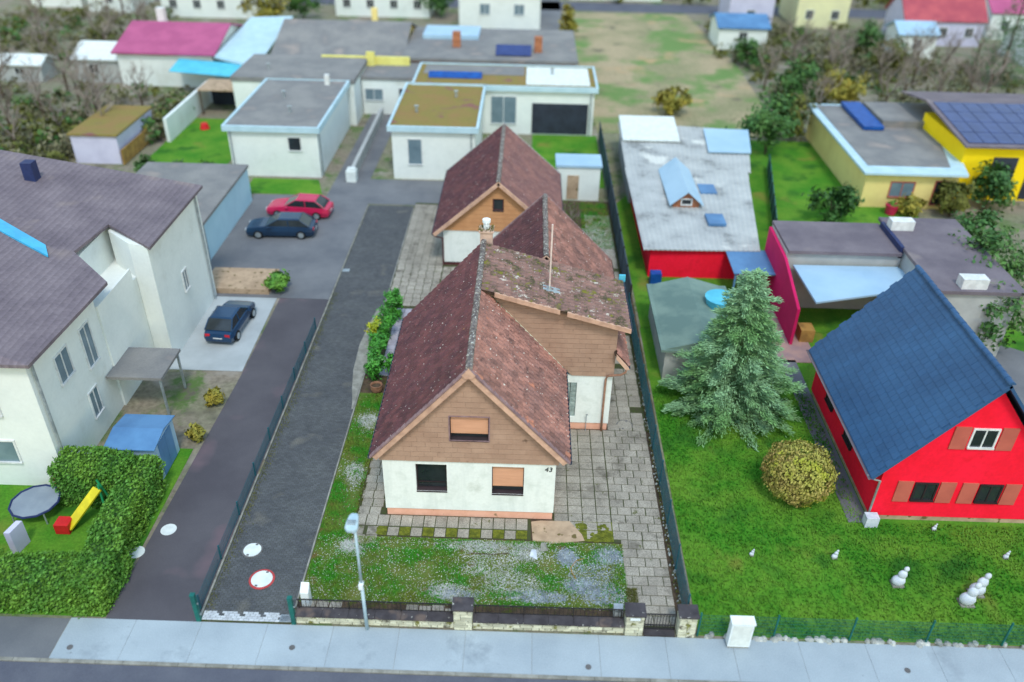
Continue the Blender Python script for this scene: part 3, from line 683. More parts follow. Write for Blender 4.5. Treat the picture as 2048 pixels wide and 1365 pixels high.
bb = MB(); bb.box(-.14, .14, -.03, .03, -.14, .14); bb.add([(-.11, -.031, -.11), (.11, -.031, -.11), (.11, -.031, .11), (-.11, -.031, .11), (0, -.05, 0)], [(0, 1, 4), (1, 2, 4), (2, 3, 4), (3, 0, 4)]); me = mesh_of(bb, 'glass_block', M['glass_block'])
ORG[fr.name] = ORG[H.name]
for i in range(2):
    for j in range(7): piece(me, 'glass_block', fr, Matrix.Translation((GB[0]+.155+i*.31, 32.44, GB[2]+.15+j*.297)))
b = MB(); step = 7.0/20
for i in range(20):
    if i in (0, 10): continue
    x = -1.55+i*.327
    z = 8.06-.277*(x+1.73)
    bb = MB(); j = U(-.01, .01); bb.add([(x, 31.86+j, z-.16), (x+.33, 31.86+j, z-.25), (x+.33, 31.86+j, z-.03), (x, 31.86+j, z+.06), (x, 31.98, z+.06), (x+.33, 31.98, z-.03), (x, 31.98, z-.16), (x+.33, 31.98, z-.25)], [(0, 1, 2, 3), (3, 2, 5, 4), (1, 7, 5, 2), (0, 3, 4, 6), (0, 6, 7, 1)])
    bb.build('verge_tile', M['verge_peach'], H)
b = MB(); b.prism([(4.45, 4.84), (5.05, 4.15), (5.12, 4.02), (4.95, 4.0), (4.45, 4.6)], 'y', 31.88, 31.97); b.build('bargeboard', M['verge_peach'], H)
gutter(H, 5.01, 6.18, 31.9, 36.55, M['gutter_slate']); gutter(H, 5.1, 4.08, 31.95, 36.5, M['gutter_slate'], .06)
b = MB(); b.box(4.8, 5.12, 36.5, 36.62, 6.1, 6.5); b.build('verge_end', M['canopy_cyan'], H)
b = MB(); b.tube([(5.02, 32.0, 4.02), (4.95, 31.98, 3.8), (4.75, 32.02, 3.62), (4.4, 32.14, 3.5), (4.16, 32.2, 3.4), (4.1, 32.23, 3.2), (4.1, 32.23, 1.5), (4.12, 32.23, .02)], .055, 8); b.build('downpipe', M['copper_pipe'], H, smooth=True)
b = MB(); b.tube([(3.33, 32.2, .0), (3.33, 32.2, 1.05), (3.33, 32.12, 1.12), (3.33, 32.05, 1.1)], .018, 6); b.box(3.27, 3.39, 32.1, 32.14, 1.09, 1.13); b.build('garden_tap', M['zinc'], H)
# flashing where roof meets the wing wall
b = MB(); b.slab((XR+.05, 32.2, ZR+.04-.05*KS), (2.12, 32.2, ZR+.04-KS*4.07), (2.12, 32.31, ZR+.1-KS*4.07), (XR+.05, 32.31, ZR+.1-.05*KS), .02); b.build('flashing', M['stone_cream'], H)
# chimney
ch = MB(); ch.box(-2.13, -1.53, 36.55, 37.1, 3, 8.62); mat('chimney_render', s(206, 178, 162), s(188, 160, 146), 2, fine=.1); ch = ch.build('chimney', M['chimney_render'], H)
b = MB(); b.box(-2.2, -1.46, 36.48, 37.17, 8.62, 8.72); b.build('chimney_cap', M['chimney_render'], ch)
b = MB(); b.disc(-1.83, 36.82, 8.72, 9.0, .15, 16); b.disc(-1.83, 36.82, 9.05, 9.2, .2, 16); b.box(-1.86, -1.8, 36.6, 36.66, 8.9, 9.1); b.build('chimney_pot', M['white_plastic'], ch)
b = MB()
for i in range(150):
    x, y = U(-2.2, -1.46), U(36.46, 37.1)
    if abs(x+1.83) < .15 and abs(y-36.82) < .12: continue
    a = U(0, 6.3); h = U(.06, .22); b.add([(x, y, 8.7), (x+.05*math.cos(a), y+.05*math.sin(a), 8.7), (x+.07*math.cos(a+1), y+.07*math.sin(a+1), 8.7+h)], [(0, 1, 2)])
b.build('moss_tuft', M['leaf_olive'], ch, 'stuff')
# mast
mt = thing('antenna_mast', 'thin pale mast standing on the mossy low-pitched roof', 'mast', (1.25, 33.5, 7.2))
b = MB(); b.tube([(1.25, 33.5, 7.1), (1.25, 33.5, 10.6)], .04, 8); b.build('pole', M['verge_peach'], mt)
mat('mast_paint', s(226, 206, 198), rough=.5); COL.objects['pole'].data.materials[0] = M['mast_paint']
b = MB(); b.slab((.95, 33.25, 7.42), (1.75, 33.25, 7.2), (1.75, 33.75, 7.2), (.95, 33.75, 7.42), .05); b.disc(1.25, 33.5, 7.25, 7.5, .06, 10, rb=.14); b.build('base_flashing', M['zinc'], mt)

# ---------------------------------------------------------------- annex
A = thing('annex', 'lower tiled gabled annex squeezed between the main house and the garage', 'annex', (1.15, 37, 0))
xa, za, ka = 1.15, 6.98, 1.0
b = MB(); b.box(-2.5, 4.85, 36.95, 44.9, 0, 2.9); b.build('wall', M['render_white'], A)
gable_wall(A, 'gable_wall', M['shingle_brown'], -2.5, 4.8, 2.91, under(xa, za, ka, .15), 37.6, 44.85)
b = MB(); b.slab((xa, 37.42, za-.02), (xa, 45.05, za-.02), (-2.95, 45.05, 2.86), (-2.95, 37.42, 2.86), .1); b.slab((xa, 37.42, za-.02), (5.25, 37.42, 2.86), (5.25, 45.05, 2.86), (xa, 45.05, za-.02), .1); b.build('roof', M['bark'], A)
La = math.hypot(4.1, 4.1)
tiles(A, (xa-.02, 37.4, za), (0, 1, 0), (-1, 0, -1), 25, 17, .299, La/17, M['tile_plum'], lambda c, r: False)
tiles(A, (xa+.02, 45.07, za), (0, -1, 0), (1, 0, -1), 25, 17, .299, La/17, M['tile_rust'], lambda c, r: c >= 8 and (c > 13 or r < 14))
ridge_run(A, xa, za+.03, 37.35, 45.1, M['ridge_grey'])
for sg in (-1, 1):
    rake(A, 'bargeboard', M['verge_peach'], (xa, za+.02), (xa+sg*1.6, za+.02-1.6), 37.3, 37.38, .05, .2)
    rake(A, 'verge', M['verge_plum'], (xa, za+.03), (xa+sg*4.15, za+.03-4.15), 45.0, 45.12, .05, .12)
gutter(A, 5.33, 2.8, 37, 45.1, M['iron_black'])
b = MB(); b.tube([(5.33, 45.0, 2.75), (5.1, 45.0, 2.5), (4.92, 45.0, 2.4), (4.92, 45.0, 0)], .045, 8); b.build('downpipe', M['zinc'], A)

# ---------------------------------------------------------------- garage at the back
Gg = thing('garage', 'tall tiled outbuilding with ochre shingled gable and one small dark window', 'garage', (-1.69, 49.2, 0))
xg, zg, kg = -1.69, 6.06, .878
GW = (-2.06, -1.34, 3.98, 4.82)
b = MB(); b.box(-5.26, 1.88, 49.23, 59.5, .2, 2.53); b.build('wall', M['render_white'], Gg)
b = MB(); b.box(-5.24, 1.86, 49.26, 59.4, -.05, .2); b.build('plinth', M['plinth_oxblood'], Gg)
gable_wall(Gg, 'gable_wall', M['shingle_ochre'], -5.28, 1.9, 2.54, under(xg, zg, kg, .15), 49.21, 49.5, [GW])
gable_wall(Gg, 'gable_wall', M['shingle_ochre'], -5.2, 1.8, 2.54, under(xg, zg, kg, .15), 59.2, 59.5)
shingles(Gg, -5.3, 1.92, 2.53, 6.2, .5, .3, under(xg, zg, kg, .13), 49.205, M['shingle_ochre'], [GW], 150)
window(Gg, GW, 49.2, .1, 'glass_dark', 'window_frame', frw=.07); COL.objects['window.003'].data.materials[0] = M['plinth_oxblood']
b = MB(); b.slab((xg, 48.9, zg-.02), (xg, 59.75, zg-.02), (-5.88, 59.75, 2.37), (-5.88, 48.9, 2.37), .1); b.slab((xg, 48.9, zg-.02), (2.5, 48.9, 2.37), (2.5, 59.75, 2.37), (xg, 59.75, zg-.02), .1); b.build('roof', M['bark'], Gg)
Lg = math.hypot(4.2, 3.69)
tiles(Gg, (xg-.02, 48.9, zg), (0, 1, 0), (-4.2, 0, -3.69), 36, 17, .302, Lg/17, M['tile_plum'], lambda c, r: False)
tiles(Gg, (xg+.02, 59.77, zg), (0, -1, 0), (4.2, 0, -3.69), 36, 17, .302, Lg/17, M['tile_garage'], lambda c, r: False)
ridge_run(Gg, xg, zg+.03, 48.85, 59.8, M['ridge_grey'])
for sg in (-1, 1):
    rake(Gg, 'bargeboard', M['verge_peach'], (xg, zg), (xg+sg*4.2, zg-kg*4.2), 48.82, 48.9, .05, .18)
    rake(Gg, 'verge', M['zinc'], (xg, zg), (xg+sg*4.25, zg-kg*4.25), 59.72, 59.85, .07, .1)
gutter(Gg, -5.96, 2.37, 48.9, 59.8, M['gutter_slate']); gutter(Gg, 2.58, 2.37, 48.9, 59.8, M['gutter_slate'])
b = MB(); b.tube([(-5.96, 49.0, 2.3), (-5.7, 49.05, 2.1), (-5.32, 49.14, 2.0), (-5.32, 49.16, .0)], .05, 8); b.build('downpipe', M['plinth_oxblood'], Gg)

# ================================================================ FRONT WALL, RAILINGS, GATE
def stone_course(parent, x0, x1, yf, z0, z1, side=None, depth=.12):
    z = z0; r = 0
    while z < z1-.03:
        h = min(U(.12, .17), z1-z); x = x0
        while x < x1-.02:
            w = min(U(.22, .55), x1-x)
            if x1-(x+w) < .1: w = x1-x
            j = U(0, .025); bb = MB(); bb.add([(x+.012, yf-j, z+.014), (x+w-.012, yf-j-U(-.01, .01), z+.014), (x+w-.012, yf-j, z+h-.014), (x+.012, yf-j-U(-.01, .01), z+h-.014), (x+.012, yf+depth, z+.014), (x+w-.012, yf+depth, z+.014), (x+w-.012, yf+depth, z+h-.014), (x+.012, yf+depth, z+h-.014)],
                [(0, 1, 2, 3), (3, 2, 6, 7), (1, 5, 6, 2), (0, 3, 7, 4), (0, 4, 5, 1)])
            bb.build('stone', M['stone_cream'], parent); x += w
        z += h; r += 1
def garden_wall(x0, x1, label):
    t = thing('garden_wall', label, 'wall', (x0, 20.3, 0), 'stone garden walls along the pavement')
    b = MB(); b.box(x0, x1, 20.36, 20.62, -.1, .4); b.build('core', M['mortar'], t)
    stone_course(t, x0, x1, 20.3, 0, .4)
    n = int((x1-x0)/.95)
    for i in range(n):
        a = x0+(x1-x0)*i/n; c = x0+(x1-x0)*(i+1)/n; bb = MB(); j = U(-.008, .008)
        bb.add([(a+.006, 20.24, .4), (c-.006, 20.24, .4), (c-.006, 20.24, .47+j), (a+.006, 20.24, .47+j), (c-.006, 20.66, .5+j), (a+.006, 20.66, .5+j), (c-.006, 20.66, .4), (a+.006, 20.66, .4)], [(0, 1, 2, 3), (3, 2, 4, 5), (4, 6, 7, 5), (1, 6, 4, 2), (0, 3, 5, 7), (0, 7, 6, 1)])
        bb.build('coping_slab', M['cap_slate'], t)
garden_wall(-8.2, -2.22, 'low cream stone wall with dark coping behind the street lamp'); garden_wall(-1.5, 4.2, 'low cream stone wall with dark coping between the two stone pillars')
def pillar(x0, x1, label):
    t = thing('gate_pillar', label, 'pillar', ((x0+x1)/2, 20.5, 0), 'stone pillars of the street wall')
    b = MB(); b.box(x0+.07, x1-.07, 20.28, 20.7, -.1, 1.12); b.build('core', M['mortar'], t)
    stone_course(t, x0, x1, 20.22, 0, 1.12, depth=.07)
    for xs, sg in ((x0, -1), (x1, 1)):
        z = 0
        while z < 1.08:
            h = min(U(.1, .14), 1.12-z); bb = MB(); bb.box(min(xs, xs-sg*.08), max(xs, xs-sg*.08), 20.292, 20.5, z+.005, z+h-.004); bb.box(min(xs, xs-sg*.08), max(xs, xs-sg*.08), 20.51, 20.72, z+.005, z+h-.004); bb.build('stone', M['stone_cream'], t); z += h
    b = MB(); b.box(x0-.05, x1+.05, 20.16, 20.78, 1.12, 1.2); b.build('coping_slab', M['cap_slate'], t); return t
pillar(-2.22, -1.52, 'cream stone pillar with dark cap between the two low walls')
p2 = pillar(4.22, 4.9, 'cream stone pillar carrying a small white name plate, beside the iron gate')
b = MB(); b.box(4.36, 4.74, 20.17, 20.19, .92, 1.04); b.build('name_plate', M['white_plastic'], p2)
pillar(6.2, 6.86, 'cream stone pillar at the foot of the green mesh fence')
def railing(x0, x1, label):
    t = thing('railing', label, 'railing', (x0, 20.6, .4), 'black iron railings on the street wall')
    b = MB(); b.box(x0, x1, 20.58, 20.62, .96, 1.0); b.build('top_rail', M['iron_black'], t); b = MB(); b.box(x0, x1, 20.59, 20.61, .55, .58); b.build('bottom_rail', M['iron_black'], t)
    b = MB(); n = int((x1-x0)/.16)
    for i in range(1, n): x = x0+(x1-x0)*i/n; b.box(x-.007, x+.007, 20.593, 20.607, .58, .96)
    b.build('bars', M['iron_black'], t, 'stuff')
    for x in (x0+.05, (x0*2+x1)/3, (x0+2*x1)/3, x1-.05): b = MB(); b.box(x-.02, x+.02, 20.582, 20.618, .5, .96); b.build('post', M['iron_black'], t)
railing(-8.15, -2.28, 'thin black iron railing on the wall behind the street lamp'); railing(-1.46, 4.14, 'thin black iron railing on the wall between two stone pillars')
gt = thing('garden_gate', 'low dark iron garden gate between two cream stone pillars', 'gate', (5.55, 20.5, 0))
b = MB()
for r in ((4.96, 6.14, .08, .12), (4.96, 6.14, .9, .94), (4.96, 5.0, .12, .9), (6.1, 6.14, .12, .9), (5.0, 6.1, .3, .33)): b.box(r[0], r[1], 20.48, 20.52, r[2], r[3])
b.build('frame', M['iron_black'], gt); b = MB()
for i in range(1, 10): x = 5.0+i*.11; b.box(x-.009, x+.009, 20.49, 20.51, .12, .9)
b.build('bars', M['iron_black'], gt, 'stuff')
b = MB(); b.box(4.96, 6.14, 20.24, 20.6, -.05, .03); b.build('gate_sill', M['cap_slate'], None, 'structure')
mb_ = thing('letterbox', 'small grey metal letterbox fixed behind the railing beside a stone pillar', 'letterbox', (3.98, 20.72, .5))
b = MB(); b.prism([(20.66, .5), (20.92, .5), (20.92, .95), (20.66, .88)], 'x', 3.8, 4.15); b.build('body', M['zinc'], mb_); b = MB(); b.box(3.85, 4.1, 20.65, 20.658, .78, .81); b.build('slot', M['ink'], mb_)
# street lamp
L_ = thing('street_lamp', 'slim pale blue-grey street lamp standing at the low stone wall', 'street lamp', (-5.48, 20.12, 0))
b = MB(); b.tube([(-5.48, 20.12, -.1), (-5.49, 20.12, 2.6)], .07, 12, r2=.062); b.tube([(-5.49, 20.12, 2.6), (-5.5, 20.14, 5.25)], .055, 12, r2=.045); b.build('pole', M['lamp_paint'], L_, smooth=True)
b = MB(); b.disc(-5.49, 20.12, 2.5, 2.62, .085, 12); b.box(-5.58, -5.42, 19.98, 20.06, 2.35, 2.6); b.build('collar', M['white_plastic'], L_)
hd = MB(); pr = [(-.1, .12, 5.25, 5.36), (.02, .22, 5.25, 5.4), (.22, .21, 5.29, 5.45), (.52, .165, 5.34, 5.48), (.62, .12, 5.37, 5.46)]
vs = []
for dy, hw, zb, zt in pr:
    y = 20.1+dy; x = -5.62+.02*dy; vs += [(x-hw, y, zb), (x+hw, y, zb), (x+hw, y, zt-.03), (x+hw*.75, y, zt), (x-hw*.75, y, zt), (x-hw, y, zt-.03)]
fs = [tuple(range(5, -1, -1)), tuple(range(24, 30))]
for k in range(4): fs += [(k*6+i, k*6+(i+1) % 6, (k+1)*6+(i+1) % 6, (k+1)*6+i) for i in range(6)]
hd.add(vs, fs); hd = hd.build('lamp_head', M['lamp_paint'], L_)
b = MB(); 
for i in range(3): b.box(-5.77, -5.47, 20.2+i*.07, 20.215+i*.07, 5.42+i*.018, 5.475+i*.016)
b.build('cooling_fin', M['zinc'], hd); b = MB(); b.box(-5.74, -5.5, 20.15, 20.55, 5.25, 5.29); b.build('lens', M['head_clear'], hd)
# gate posts of the driveway and the white utility post
for x, lab in ((-11.9, 'green metal gate post at the outer corner of the dark driveway'), (-8.28, 'green metal gate post beside the low stone wall')):
    t = thing('gate_post', lab, 'gate post', (x, 20.28, 0), 'green gate posts of the driveway')
    b = MB(); b.box(x-.08, x+.08, 20.2, 20.36, -.05, 1.42); b.build('post', M['fence_green'], t); b = MB(); b.box(x-.09, x+.09, 20.19, 20.37, 1.42, 1.46); b.build('cap', M['fence_green'], t); 
    for zh in (.3, .9): b = MB(); b.box(x+.08, x+.13, 20.26, 20.3, zh, zh+.06); b.build('hinge', M['zinc'], t)
t = thing('utility_cabinet', 'narrow white utility post with sloping top at the grass corner', 'utility cabinet', (-7.97, 21.1, 0))
b = MB(); b.prism([(20.98, 0), (21.3, 0), (21.3, 1.12), (20.98, .86)], 'x', -8.13, -7.82); b.build('body', M['white_plastic'], t); b = MB()
for i in range(3): b.box(-8.08+i*.09, -8.05+i*.09, 20.972, 20.98, .02, .22)
b.build('vent', M['zinc'], t)

# ================================================================ FENCES OF THE PLOT
def fx(y): return 6.62-(y-21)*.008
t = thing('mesh_fence', 'tall green wire mesh fence along the right edge of the slab path', 'fence', (fx(21), 21, 0))
n = 9; PL = 2.5
pb = MB(); L0 = PL-.08
for i in range(50): y = i*L0/49; pb.box(-.003, .003, y-.003, y+.003, 0, 1.4)
for k in range(8): z = .05+k*.19; pb.box(-.009, -.003, 0, L0, z-.004, z+.004); pb.box(.003, .009, 0, L0, z-.004, z+.004)
pm = mesh_of(pb, 'mesh_panel', M['fence_teal'])
sb_ = MB(); sb_.box(-.03, .03, -.03, .03, 0, 1.5); sb_.add([(-.03, -.03, 1.5), (.03, -.03, 1.5), (.03, .03, 1.5), (-.03, .03, 1.5), (0, 0, 1.53)], [(0, 1, 4), (1, 2, 4), (2, 3, 4), (3, 0, 4)]); pst = mesh_of(sb_, 'post', M['fence_teal'])
for i in range(n+1):
    y = 21+i*PL; piece(pst, 'post', t, Matrix.Translation((fx(y), y, 0)))
    if i < n: o = piece(pm, 'mesh_panel', t, Matrix.Translation((fx(y+1.25), y+.04, .05)) @ Matrix.Rotation(.008, 4, 'Z')); o['kind'] = 'stuff'
t = thing('privacy_fence', 'solid blue-grey screen fence beside the yard behind the annex', 'fence', (6.5, 43.6, 0))
for i in range(12):
    y = 43.55+i*2.5; b = MB(); b.box(6.49, 6.54, y+.06, y+2.44, .05, 1.95); b.build('panel', M['privacy_blue'], t); b = MB(); b.box(6.47, 6.56, y-.05, y+.05, 0, 2.05); b.build('post', M['iron_black'], t)
t = thing('mesh_fence', 'low green wire fence along the lane edge of the dark driveway', 'fence', (-12.0, 20.6, 0))
for i in range(9):
    y = 20.8+i*2.5; o = piece(pst, 'post', t, Matrix.Translation((-12.02, y, -.72)))
    if i < 8: o = piece(pm, 'mesh_panel', t, Matrix.Translation((-12.02, y+.04, -.7))); o['kind'] = 'stuff'
# ================================================================ PLANTS
def crown(mb, c, rx, ry, rz, n, size, clumps=14, spread=.3, asp=.5, lo=.45):
    cs = []
    for i in range(clumps):
        d = Vector((random.gauss(0, 1), random.gauss(0, 1), random.gauss(0, 1))).normalized(); q = U(lo, .92); cs.append((Vector((d.x*rx*q, d.y*ry*q, d.z*rz*q)), U(.7, 1.25)))
    R0 = (rx*ry*rz)**(1/3)*spread
    for i in range(n):
        p, k = random.choice(cs); g = Vector((random.gauss(0, 1), random.gauss(0, 1), random.gauss(0, .8)))*R0*k*.6
        pos = p+g; o = pos.normalized()+Vector((U(-.9, .9), U(-.9, .9), U(-.5, 1.)))
        o.normalize(); a = o.orthogonal().normalized(); a = (a*math.cos(U(0, 6))+o.cross(a)*math.sin(U(0, 6))).normalized(); bq = o.cross(a); L = size*U(.6, 1.3); P = Vector(c)+pos
        mb.add([P-a*L, P-bq*L*asp, P+a*L, P+bq*L*asp], [(0, 1, 2, 3)])
def bush(name, label, cat, x, y, r, h, n, size, m, group=None, ry=None, stem=True, clumps=14, z0=None):
    t = thing(name, label, cat, (x, y, 0), group); b = MB(); ry = ry or r
    crown(b, (x, y, h*.55), r, ry, h*.5, n, size, clumps); b.build('crown', M[m], t)
    if stem:
        b = MB(); 
        for i in range(4): b.tube([(x+U(-.1, .1), y+U(-.1, .1), -.05), (x+U(-.3, .3)*r, y+U(-.3, .3)*r, h*.6)], .04, 5, r2=.015)
        b.build('stem', M['bark'], t)
    return t
def hedge(label, x0, x1, y0, y1, h, m='leaf_hedge', dens=420, size=.065, group='clipped hedges round the white house'):
    t = thing('hedge', label, 'hedge', ((x0+x1)/2, (y0+y1)/2, 0), group); b = MB(); w, d = x1-x0, y1-y0
    b2 = MB(); b2.box(x0+.14, x1-.14, y0+.14, y1-.14, 0, h-.16); b2.build('branches', M['leaf_dark'], t)
    for (n, f) in ((w*d, 't'), (w*h, 's'), (w*h, 'n'), (d*h, 'e'), (d*h, 'w')):
        for i in range(int(n*dens)):
            u, v, j = random.random(), random.random(), random.gauss(0, .06)
            p = {'t': (x0+u*w, y0+v*d, h+j), 's': (x0+u*w, y0+j, v*h), 'n': (x0+u*w, y1+j, v*h), 'e': (x1+j, y0+u*d, v*h), 'w': (x0+j, y0+u*d, v*h)}[f]
            o = Vector((U(-1, 1), U(-1, 1), U(-.3, 1))).normalized(); a = o.orthogonal().normalized(); bq = o.cross(a); L = size*U(.6, 1.4); q = mnoise.noise(Vector(p)*1.3)*.12; P = Vector(p)+Vector((q, q, q))
            b.add([P-a*L, P-bq*L*.6, P+a*L, P+bq*L*.6], [(0, 1, 2, 3)])
    b.build('leaves', M[m], t)
def limb(mb, p, d, L, r, depth, seg=4):
    d = d.normalized(); mid = p+d*L*.5+Vector((U(-1, 1), U(-1, 1), U(-.3, .6)))*L*.08; e = p+d*L
    mb.tube([p, mid, e], r, seg, r2=r*.6, cap=False)
    if depth > 0:
        for i in range(3 if depth > 1 else 4):
            nd = (d+Vector((U(-1, 1), U(-1, 1), U(-.2, .7)))*.85); limb(mb, p+d*L*U(.45, 1), nd, L*U(.55, .75), r*.55, depth-1, 3)
def bare_tree(x, y, h, label, m='twig', depth=4, group='leafless trees'):
    t = thing('bare_tree', label, 'tree', (x, y, 0), group); b = MB(); b.tube([(x, y, -.1), (x+.05, y, h*.3)], h*.022, 6, r2=h*.016); b.build('trunk', M['bark'], t)
    b = MB()
    for i in range(5): limb(b, Vector((x, y, h*U(.2, .32))), Vector((U(-1, 1), U(-1, 1), U(.8, 1.6))), h*.3, h*.011, depth-1)
    b.build('twigs', M[m], t); return t
def conifer(x, y, h, r, label, m, n=9000, size=.16, group=None, z0=.3):
    t = thing('conifer', label, 'tree', (x, y, 0), group); b = MB(); b.tube([(x, y, -.1), (x, y, h*.95)], .18, 7, r2=.03); b.build('trunk', M['bark'], t); b = MB(); lv = int(h/.42); tot = sum((1-i/lv)**.8 for i in range(lv))
    for i in range(lv):
        f = i/lv; z = z0+(h-z0)*f; R = r*(1-f)**.8*U(.88, 1.08)+.12; nb = max(5, int(16*(1-f*.7)))
        for k in range(nb):
            a = 6.283*k/nb+U(-.25, .25); Rk = R*U(.72, 1.12)
            for q in range(max(3, int(n*((1-f)**.8)/tot/nb))):
                s_ = random.random()**.6; px, py = x+math.cos(a)*Rk*s_, y+math.sin(a)*Rk*s_; pz = z-.16*Rk*s_*s_+.28*Rk*s_*(.35)+random.gauss(0, .05); sp = .32*Rk*(1-s_)*.5+.08
                px += random.gauss(0, sp); py += random.gauss(0, sp); d = Vector((math.cos(a)+U(-.6, .6), math.sin(a)+U(-.6, .6), U(-.35, .5))).normalized(); sd_ = d.cross(Vector((U(-.3, .3), U(-.3, .3), 1))).normalized(); L = size*U(.6, 1.3)
                b.add([(px, py, pz), Vector((px, py, pz))+d*L*.5+sd_*L*.15, Vector((px, py, pz))+d*L, Vector((px, py, pz))+d*L*.5-sd_*L*.15], [(0, 1, 2, 3)])
    b.build('needles', M[m], t); return t

for i, (x, y, r, ry, h, m, lab, n) in enumerate([(-7.75, 36.0, .62, .6, 1.9, 'leaf_bright', 'dense green laurel shrub right behind the terracotta pot', 2600), (-7.85, 37.9, .5, .8, 1.75, 'leaf_bright', 'green laurel shrub in the middle of the driveway row', 2300), (-8.35, 39.6, .35, .45, 1.75, 'leaf_yellow', 'small yellow-green laurel shoot on the driveway side of the row', 700), (-7.8, 40.2, .52, .75, 1.8, 'leaf_bright', 'green laurel shrub behind the yellowish shoot', 2300), (-7.55, 42.3, .52, .7, 1.95, 'leaf_bright', 'tall green laurel shrub at the far end of the row', 2500), (-6.95, 36.3, .32, .4, 1.5, 'leaf_bright', 'narrow laurel shrub pressed against the left gutter', 900)]):
    bush('laurel_shrub', lab, 'shrub', x, y, r, h, n, .085, m, 'laurel shrubs beside the driveway', ry=ry, clumps=16)
t = thing('flower_pot', 'round terracotta pot with dark earth in front of the laurel shrubs', 'flower pot', (-7.5, 34.95, 0))
b = MB(); seg = 20
prof = [(.2, 0), (.3, .12), (.33, .3), (.3, .42), (.33, .46), (.27, .46), (.25, .34)]
vs = [(-7.5+r*math.cos(6.2832*k/seg), 34.95+r*math.sin(6.2832*k/seg), z) for r, z in prof for k in range(seg)]
b.add(vs, [(i*seg+k, i*seg+(k+1) % seg, (i+1)*seg+(k+1) % seg, (i+1)*seg+k) for i in range(len(prof)-1) for k in range(seg)]); b.build('pot', M['terracotta'], t, smooth=True); b = MB(); b.disc(-7.5, 34.95, .3, .35, .25, 16); b.build('earth', M['soil'], t)
bare_tree(3.2, 55.2, 2.6, 'small leafless sapling in the yard behind the annex', depth=3)
# hedges and garden of the white house at the left
hedge('tall clipped hedge between the lane and the slide', -16.9, -15.75, 22.9, 27.4, 1.75); hedge('long clipped hedge along the pavement', -27, -15.5, 20.4, 22.0, 1.5); hedge('clipped hedge in front of the blue steel shed', -19.9, -16.9, 26.0, 27.4, 2.1)
hedge('rounded hedge at the corner of lane and pavement', -16.7, -15.45, 20.5, 22.7, 1.75)
conifer(10.9, 34.6, 8.2, 3.35, 'big silvery green conifer on the lawn beside the red house', 'needle_blue', 70000, .19)
t = bush('ball_bush', 'round yellow-green clipped bush beside the red house wall', 'bush', 12.6, 28.2, 1.2, 2.2, 1500, .09, 'leaf_ball', clumps=60)
b = MB()
for i in range(7000):
    d = Vector((random.gauss(0, 1), random.gauss(0, 1), random.gauss(0, 1))).normalized(); k = 1+random.gauss(0, .045)+.13*mnoise.noise(d*3); P = Vector((12.6+d.x*1.5*k, 28.2+d.y*1.5*k, 1.3+d.z*1.28*k)); o = (d+Vector((U(-1, 1), U(-1, 1), U(-1, 1)))*.8).normalized(); a = o.orthogonal().normalized(); q = o.cross(a); L = U(.04, .09); b.add([P-a*L, P-q*L*.6, P+a*L, P+q*L*.6], [(0, 1, 2, 3)])
b.build('clipped_foliage', M['leaf_ball'], t)
for x, y, r, h, m, lab, n in [(27.5, 44.5, 2.4, 5.4, 'leaf_dark', 'dark green tree at the frame edge behind the red house', 3000), (29.6, 49.5, 2.4, 4.6, 'leaf_dark', 'dark tree beyond the grey roofs near the frame edge', 2400), (26.5, 40.5, 1.5, 4.6, 'leaf_dark', 'narrow dark evergreen beside the cyan pool', 1800), (22.9, 57.5, 1.7, 3.0, 'leaf_dark', 'round dark bush beside the straw coloured house corner', 1800), (32.4, 59.2, 1.3, 2.7, 'leaf_olive', 'olive bush in front of the straw coloured wall', 1500), (35.6, 60.6, 1.7, 3.4, 'leaf_dark', 'dark round bush in front of the bright yellow wall', 1800), (29.3, 59.2, 1.1, 1.5, 'leaf_gold', 'low golden shrub under the straw coloured windows', 1000), (21.2, 71.5, 2.6, 5.2, 'leaf_dark', 'tall dark evergreen left of the straw coloured house', 2600), (24.3, 76, 2.2, 3.6, 'leaf_olive', 'olive tree behind the straw coloured house corner', 1600), (14.2, 82, 1.7, 2.6, 'leaf_gold', 'golden round shrub at the lower edge of the field', 1300), (31.5, 84, 2.4, 4.5, 'leaf_gold', 'autumn gold tree beyond the straw coloured house', 1500), (27.5, 86, 2.0, 4.2, 'leaf_dark', 'dark bushy tree at the field edge', 1400), (-15.3, 45.2, .85, 1.1, 'leaf_hedge', 'small green shrub at the corner of the parking bay', 900), (-15.6, 33.5, .5, .8, 'leaf_gold', 'small gold shrub beside the grey porch roof', 500), (-15.5, 30.7, .45, .8, 'leaf_gold', 'small gold shrub beside the blue steel shed', 500), (4.9, 112, 1.2, 4.0, 'leaf_gold', 'yellow-green cypress at the far end of the alley', 900), (-34, 112, 2.6, 5.5, 'leaf_gold', 'yellow-green tree beside the pink roofed house', 1200), (-30.5, 117, 2.6, 6.0, 'leaf_dark', 'dark evergreen behind the yellow-green tree', 1200), (-13.2, 122, 2.6, 6.0, 'leaf_dark', 'dark evergreen left of the far white house', 1200), (25.6, 100, 1.8, 3.2, 'leaf_dark', 'dark shrub at the field edge below the blue roof', 900), (40.8, 106, 1.6, 4, 'leaf_dark', 'dark shrub below the cream far house', 900), (41, 98, 2.0, 4, 'leaf_olive', 'olive tree among the leafless trees', 900), (33, 63.8, 1.0, 1.6, 'leaf_gold', 'gold shrub at the straw coloured doorway', 600)]:
    bush('bush', lab, 'bush', x, y, r, h, n, .1+.0016*y, m, 'bushes and evergreen trees in the neighbouring gardens', clumps=20)
conifer(53.5, 97, 10.5, 4.2, 'tall dark conifer at the far right edge', 'leaf_dark', 2600, .55)
